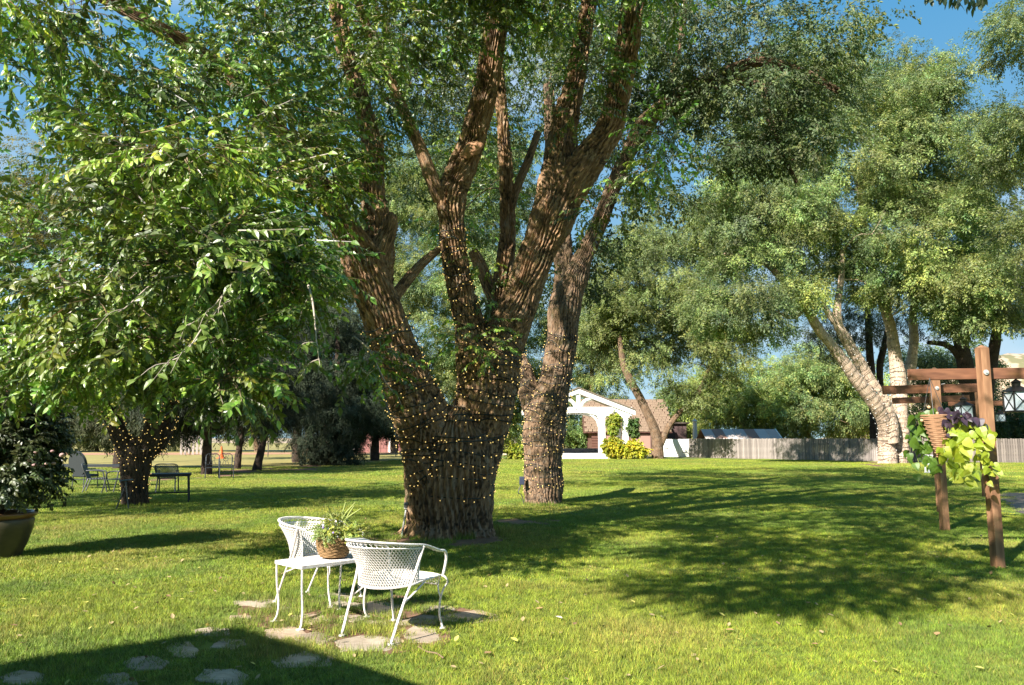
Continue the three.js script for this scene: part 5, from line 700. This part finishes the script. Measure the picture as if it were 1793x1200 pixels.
{ // cable with small bulbs from the pale tree to the pergola
  const a = at(1530, 686, 15.5), b = at(1600, 682, 14.6), c = at(1655, 672, 14.05), t = thing('bulb_cable', 'cable with a few small white bulbs running to the second pergola beam', 'cable', a), pts = [a, a.clone().lerp(b, 0.5).add(v(0, -0.03, 0)), b, c]; part(t, 'cable', [tube(pts, 0.006, 5, 20)], std([0.3, 0.3, 0.3], 0.6)); const cv = new THREE.CatmullRomCurve3(pts); part(t, 'bulbs', Array.from({ length: 9 }, (_, i) => { const p = cv.getPoint((i + 0.5) / 9); return new THREE.SphereGeometry(0.016, 8, 6).translate(p.x, p.y - 0.02, p.z); }), white, false, 'stuff');
}
{ // hanging cone basket with vines
  const D = 9.95, top = at(1636, 728, D), bot = at(1650, 800, D), t = thing('hanging_basket', 'cone-shaped wicker basket with lime and purple vines hanging from the near pergola beam', 'hanging basket', top.clone()), wm = new THREE.MeshStandardMaterial({ map: woodTex([128, 92, 66], [196, 156, 120], 24), roughness: 0.95 }), ring = [], R = rng(17);
  for (let k = 0; k < 22; k++) { const f = k / 21, p = top.clone().lerp(bot, f), r = lerp(0.155, 0.055, f), pts = []; for (let i = 0; i <= 20; i++) { const a = i / 20 * 2 * PI, q = r + 0.006 * Math.sin(i * 5 + k * PI); pts.push(v(p.x + Math.cos(a) * q, p.y, p.z + Math.sin(a) * q)); } ring.push(tube(pts, 0.0115, 5, 40)); }
  part(t, 'basket', ring, wm); part(t, 'soil', [(() => { const g = new THREE.CylinderGeometry(0.14, 0.045, top.distanceTo(bot), 14); g.rotateZ(0.12); g.translate((top.x + bot.x) / 2, (top.y + bot.y) / 2 - 0.01, (top.z + bot.z) / 2); return g; })()], std([0.06, 0.04, 0.03], 1));
  const hk = v(top.x, P1.y - 0.08, top.z - 0.05); part(t, 'hanger', [-1, 0, 1].map((k) => bar(hk, v(top.x + Math.cos(k * 2.1) * 0.15, top.y, top.z + Math.sin(k * 2.1) * 0.15), 0.004, 4)), std([0.05, 0.05, 0.05], 0.5));
  const mk = (L, w, s) => { const g = new THREE.BufferGeometry(), tri = leafPts(L, w, 0.12 + 0.1 * s, 0.25, true); g.setAttribute('position', new THREE.Float32BufferAttribute(tri.flatMap((a) => [a.x, a.y, a.z]), 3)); g.computeVertexNormals(); return g; }, G = [mk(0.11, 0.11, 0), mk(0.13, 0.122, 1), mk(0.088, 0.085, 0.5)], LM = [[0.40, 0.47, 0.03], [0.32, 0.42, 0.025], [0.48, 0.52, 0.06]].map((c) => leafMat({ vertexColors: false, color: rgb(...c), roughness: 0.5, transmission: 0.45 })), DM = [[0.13, 0.24, 0.02], [0.10, 0.20, 0.02]].map((c) => leafMat({ vertexColors: false, color: rgb(...c) })), PM = [[0.055, 0.03, 0.055], [0.09, 0.05, 0.08]].map((c) => leafMat({ vertexColors: false, color: rgb(...c) })), vines = [];
  let n = 0; const leaf = (p, mats, sc = 1, face = 0.5) => { const m = shade(new THREE.Mesh(G[fl(R() * 3)], mats[fl(R() * mats.length)])); m.name = n ? 'leaf_' + String(n).padStart(3, '0') : 'leaf'; n++; m.position.copy(p).sub(t.position); m.rotation.set(1.0 * face + (R() - 0.5) * 1.0, (R() - 0.5) * 1.6 - PI / 2 * (R() < 0.5 ? 1 : -1) * 0.9, -0.7 - 0.7 * R(), 'YXZ'); m.scale.setScalar(sc * (0.75 + 0.5 * R())); t.add(m); };
  const vine = (path, count, spread, mats, sc, face) => { const P = path.map(([px, py, d]) => at(px, py, D + (d ?? 0))), c = new THREE.CatmullRomCurve3(P); vines.push(tube(P, 0.005, 5, 18)); for (let i = 0; i < count; i++) { const p = c.getPoint((i + R() * 0.8) / count).add(v((R() - 0.5) * spread, (R() - 0.5) * spread, (R() - 0.3) * spread)); leaf(p, mats, sc, face); } };
  vine([[1650, 725], [1680, 748, -0.1], [1712, 752, -0.15], [1728, 765, -0.15]], 40, 0.15, LM, 1, 0.6);
  vine([[1655, 735], [1672, 770, -0.15], [1690, 800, -0.2], [1700, 832, -0.2]], 46, 0.19, LM, 1, 0.6);
  vine([[1665, 740], [1700, 775, -0.15], [1722, 805, -0.1], [1735, 842, 0]], 34, 0.16, LM, 0.9, 0.6);
  vine([[1650, 760], [1656, 800, -0.15], [1668, 825, -0.15], [1690, 848, -0.1]], 22, 0.12, LM, 0.9, 0.6);
  vine([[1640, 722], [1668, 728, -0.15], [1692, 730, -0.2], [1716, 742, -0.1]], 34, 0.11, PM, 0.72, 0.4);
  vine([[1648, 728], [1660, 745, -0.18], [1662, 762, -0.18]], 12, 0.08, PM, 0.7, 0.4);
  vine([[1625, 725], [1604, 735, 0.25], [1600, 775, 0.35], [1612, 820, 0.35]], 40, 0.2, DM, 1, 0.6);
  vine([[1628, 735], [1618, 770, 0.25], [1628, 800, 0.3], [1632, 830, 0.35]], 26, 0.16, DM, 0.95, 0.6);
  part(t, 'vine', vines, std([0.2, 0.25, 0.06], 0.8));
  const fm = std([0.55, 0.36, 0.2], 0.8); for (let i = 0; i < 14; i++) { const p = at(1610 + R() * 40, 712 + R() * 26, D + 0.1 - R() * 0.2); part(t, 'flower', [new THREE.IcosahedronGeometry(0.014 + 0.008 * R(), 1).translate(p.x, p.y, p.z)], fm); }
}
// ------------------------------------------------------------------ left side: pot with shrub, rust post, furniture
{
  const b = gr(-6, 976), d = -b.z, m = d / F0, top = at(0, 893, d + 0.3).y, t = thing('glazed_pot', 'large dark olive glazed pot with a brown rim at the left edge', 'pot', b), rr = 54 * m * 1.02;
  const L = (pts) => new THREE.LatheGeometry(pts.map(([r, y]) => new THREE.Vector2(r, y)), 40).translate(b.x, 0, b.z);
  part(t, 'body', [L([[0, 0], [rr * 0.62, 0], [rr * 0.66, 0.03], [rr * 0.82, top * 0.35], [rr * 0.93, top * 0.65], [rr * 0.95, top * 0.82], [rr * 0.9, top * 0.86]])], new THREE.MeshPhysicalMaterial({ map: tex(256, 256, (u, w) => mix3([50, 47, 33], [78, 71, 50], 0.6 * tileNoise(u, w, 6, 8) + 0.4 * tileNoise(u, w, 40, 40))), roughness: 0.5, clearcoat: 0.15 }));
  part(t, 'rim', [L([[rr * 0.9, top * 0.86], [rr, top * 0.9], [rr * 1.03, top * 0.96], [rr, top], [rr * 0.9, top * 0.985], [rr * 0.86, top * 0.9]])], new THREE.MeshPhysicalMaterial({ color: rgb(0.14, 0.07, 0.03), roughness: 0.35, clearcoat: 0.3 }));
  part(t, 'soil', [L([[0, top * 0.9], [rr * 0.88, top * 0.9]])], std([0.04, 0.03, 0.02], 1));
  const s = thing('potted_shrub', 'dense dark-leaved shrub growing in the large pot at the left edge', 'shrub', v(b.x, top * 0.9, b.z)), W = (dx, y, dz, r, n, cr, per) => ({ c: v(b.x + dx, y, b.z + dz), r, n, cr, per });
  const f = crown(s, 'shrub', { boughs: [W(0.0, 1.5, 0, [0.62, 0.75, 0.55], 58, 0.19, 24), W(0.28, 1.05, 0.1, [0.36, 0.32, 0.36], 24, 0.16, 22), W(0.0, 2.15, 0, [0.45, 0.4, 0.4], 18, 0.18, 20), W(0.36, 1.65, 0, [0.28, 0.28, 0.3], 12, 0.14, 18)], tint: [0.08, 0.12, 0.04], vary: 0.7, warm: 0.3, minY: 0.72, droop: 0.3, shell: 0.9 }, 401, LEAF, 'foliage');
  const base = v(b.x, top * 0.9, b.z), gs = f.clumps.filter((_, i) => i % 3 === 0).map((q) => tube([base, base.clone().lerp(q, 0.5).add(v(0, 0.12, 0)), q], [0.016, 0.01, 0.004], 5, 5)); part(s, 'stems', gs, DARKB, false, 'stuff');
  const R = rng(5), pm = [std([0.42, 0.27, 0.25], 0.7), std([0.34, 0.2, 0.2], 0.7)]; for (let i = 0; i < 11; i++) { const p = at(45 + R() * 70, 790 + R() * 28, d - 0.2 - R() * 0.3); part(s, 'blossom', [new THREE.IcosahedronGeometry(0.022 + 0.014 * R(), 1).scale(1, 0.7, 1).translate(p.x, p.y, p.z)], pm[i % 2]); }
}
{
  const D = 15, b = v(at(8, 770, D).x, 0, -D), h = at(8, 650, D).y, t = thing('finial_post', 'rust red patterned garden post with a pointed finial at the left edge', 'post', b), rm = [std([0.24, 0.10, 0.075], 0.8), std([0.32, 0.15, 0.11], 0.8)];
  part(t, 'core', [box(0.13, h, 0.13, b.x, h / 2, b.z)], rm[0]); let k = 0; for (let y = 0.06; y < h - 0.05; y += 0.105, k++) for (const s of [-1, 1]) part(t, 'block', [box(0.076, 0.09, 0.17, b.x + s * 0.041, y + (s > 0 ? 0.03 : 0), b.z, 0, 0, 0.008)], rm[(k + (s > 0 ? 1 : 0)) % 2]);
  part(t, 'finial', [new THREE.LatheGeometry([[0.1, 0], [0.11, 0.03], [0.05, 0.06], [0.09, 0.12], [0.1, 0.18], [0.07, 0.25], [0.03, 0.3], [0, 0.32]].map(([r, y]) => new THREE.Vector2(r, y)), 16).translate(b.x, h, b.z)], rm[1]);
}
{
  const dk = std([0.035, 0.04, 0.045], 0.5, { metalness: 0.4 }), sv = std([0.13, 0.13, 0.13], 0.45, { metalness: 0.5 });
  function ornate(name, label, px, py, turn, mat, group) {       // metal armchair with a shaped back and a medallion
    const b = gr(px, py), t = thing(name, label, 'chair', b, group, turn);
    for (const [x, z] of [[-0.26, 0.24], [0.26, 0.24]]) part(t, 'leg', [tube([v(x, 0.44, z), v(x * 1.05, 0.2, z + 0.02), v(x * 1.1, 0, z + 0.05)], 0.018, 6, 6)], mat, true);
    for (const s of [-1, 1]) part(t, 'leg', [tube([v(s * 0.25, 0.95, -0.33), v(s * 0.25, 0.45, -0.24), v(s * 0.26, 0, -0.32)], 0.018, 6, 8)], mat, true);
    part(t, 'seat', [box(0.54, 0.03, 0.5, 0, 0.44, 0, 0, 0, 0.008)], mat, true);
    const bk = [tube([v(-0.25, 0.55, -0.26), v(-0.25, 0.92, -0.33), v(-0.14, 1.02, -0.35), v(0, 1.0, -0.35), v(0.14, 1.02, -0.35), v(0.25, 0.92, -0.33), v(0.25, 0.55, -0.26)], 0.016, 6, 24), bar(v(-0.25, 0.56, -0.26), v(0.25, 0.56, -0.26), 0.014), new THREE.TorusGeometry(0.09, 0.012, 5, 16).rotateX(-0.18).translate(0, 0.79, -0.31)]; for (const x of [-0.13, 0, 0.13]) bk.push(tube([v(x, 0.56, -0.26), v(x * 0.6, 0.7, -0.29)], 0.01, 5, 2), tube([v(x * 0.6, 0.88, -0.32), v(x, 1, -0.35)], 0.01, 5, 2)); part(t, 'backrest', bk, mat, true);
    for (const s of [-1, 1]) part(t, 'armrest', [tube([v(s * 0.25, 0.68, -0.28), v(s * 0.29, 0.7, 0), v(s * 0.29, 0.66, 0.22), v(s * 0.27, 0.45, 0.24)], 0.015, 6, 12)], mat, true);
    return t;
  }
  ornate('ornate_chair', 'dark ornate metal armchair beside the juniper trunk, the right one of the pair', 395, 838, 0.45, dk, 'ornate metal chairs under the juniper');
  ornate('ornate_chair', 'dark ornate metal armchair half hidden behind the juniper trunk', 371, 838, 0.4, dk, 'ornate metal chairs under the juniper');
  function meshChair(label, px, py, turn, mat) {      // garden chair with a splayed solid mesh back
    const b = gr(px, py), t = thing('garden_chair', label, 'chair', b, undefined, turn);
    for (const s of [-1, 1]) { part(t, 'leg', [tube([v(s * 0.27, 0.62, 0.2), v(s * 0.27, 0.4, 0.24), v(s * 0.28, 0, 0.34)], 0.02, 6, 8)], mat, true); part(t, 'leg', [tube([v(s * 0.25, 0.42, -0.2), v(s * 0.27, 0, -0.34)], 0.02, 6, 4)], mat, true); part(t, 'armrest', [tube([v(s * 0.28, 0.66, -0.3), v(s * 0.3, 0.66, 0), v(s * 0.27, 0.62, 0.2)], 0.02, 6, 8)], mat, true); }
    part(t, 'seat', [...lattice((p, q) => v(lerp(-0.26, 0.26, p), 0.42, lerp(-0.22, 0.26, q)), 12, 12, 0.011)], mat, true);
    part(t, 'backrest', [...lattice((p, q) => v(lerp(-1, 1, p) * lerp(0.24, 0.31, q), lerp(0.42, 0.82, q), -0.22 - 0.16 * q), 12, 12, 0.011), tube([v(-0.24, 0.42, -0.22), v(-0.31, 0.82, -0.38), v(0, 0.86, -0.4), v(0.31, 0.82, -0.38), v(0.24, 0.42, -0.22)], 0.02, 6, 24)], mat, true);
    return t;
  }
  meshChair('grey mesh garden chair left of the lit tree, seen from the side', 168, 862, 1.9, sv);
  meshChair('grey mesh garden chair partly hidden behind the lit tree trunk', 206, 864, -1.7, sv);
  meshChair('silver garden chair right of the lit tree, behind the dark table', 292, 862, 3.4, sv);
  function table(label, px, py, w, dp, h, turn, mat, bars) {
    const b = gr(px, py), t = thing('garden_table', label, 'table', b, undefined, turn), tp = []; for (let i = 0; i < 7; i++) tp.push(box(w, 0.025, dp / 7 - 0.015, 0, h, -dp / 2 + (i + 0.5) * dp / 7)); for (const z of [-1, 1]) tp.push(box(w, 0.05, 0.03, 0, h - 0.03, z * dp / 2)); part(t, 'tabletop', tp, mat, true);
    for (const x of [-1, 1]) for (const z of [-1, 1]) part(t, 'leg', [bar(v(x * (w / 2 - 0.06), h, z * (dp / 2 - 0.06)), v(x * (w / 2 - 0.02), 0, z * (dp / 2 - 0.03)), 0.02, 6)], mat, true); if (bars) part(t, 'stretcher', [bar(v(-w / 2 + 0.05, 0.24, 0), v(w / 2 - 0.05, 0.24, 0), 0.018, 6)], mat, true);
  }
  table('dark slatted garden table right of the lit tree', 284, 880, 1.3, 0.75, 0.72, 0.35, dk, true);
  table('long dark garden table behind the lit tree at the left', 165, 852, 2.6, 0.9, 0.73, 0.05, dk, true);
  { const b = gr(148, 856), t = thing('round_back_chair', 'dark chair with a large rounded back at the end of the long table', 'chair', b, undefined, 2.7); part(t, 'backrest', [new THREE.CylinderGeometry(0.40, 0.40, 0.09, 28).rotateX(PI / 2 - 0.2).translate(0, 0.82, -0.3)], std([0.025, 0.03, 0.032], 0.9), true); part(t, 'seat', [box(0.6, 0.09, 0.55, 0, 0.43, 0, 0, 0, 0.03)], dk, true); for (const x of [-0.26, 0.26]) for (const z of [-0.24, 0.24]) part(t, 'leg', [bar(v(x, 0.43, z), v(x * 1.08, 0, z * 1.08), 0.018, 6)], sv, true); for (const s of [-1, 1]) part(t, 'armrest', [tube([v(s * 0.33, 0.66, -0.28), v(s * 0.34, 0.64, 0.1), v(s * 0.3, 0.43, 0.24)], 0.016, 6, 8)], sv, true); }
  { const b = gr(212, 892), t = thing('folded_stool', 'thin dark folded stool leaning at the left foot of the lit tree', 'stool', b); const e = [v(b.x - 0.12, 0, b.z), v(b.x + 0.05, 0.62, b.z - 0.1), v(b.x + 0.14, 0, b.z - 0.05), v(b.x + 0.02, 0.66, b.z - 0.08)]; part(t, 'leg', [bar(e[0], e[1], 0.014)], dk); part(t, 'leg', [bar(e[2], e[3], 0.014)], sv); part(t, 'seat', [box(0.26, 0.03, 0.16, b.x + 0.04, 0.66, b.z - 0.09, 0.2, 0.1, 0.01)], std([0.02, 0.06, 0.10], 0.5)); }
}
renderer.render(scene, camera);
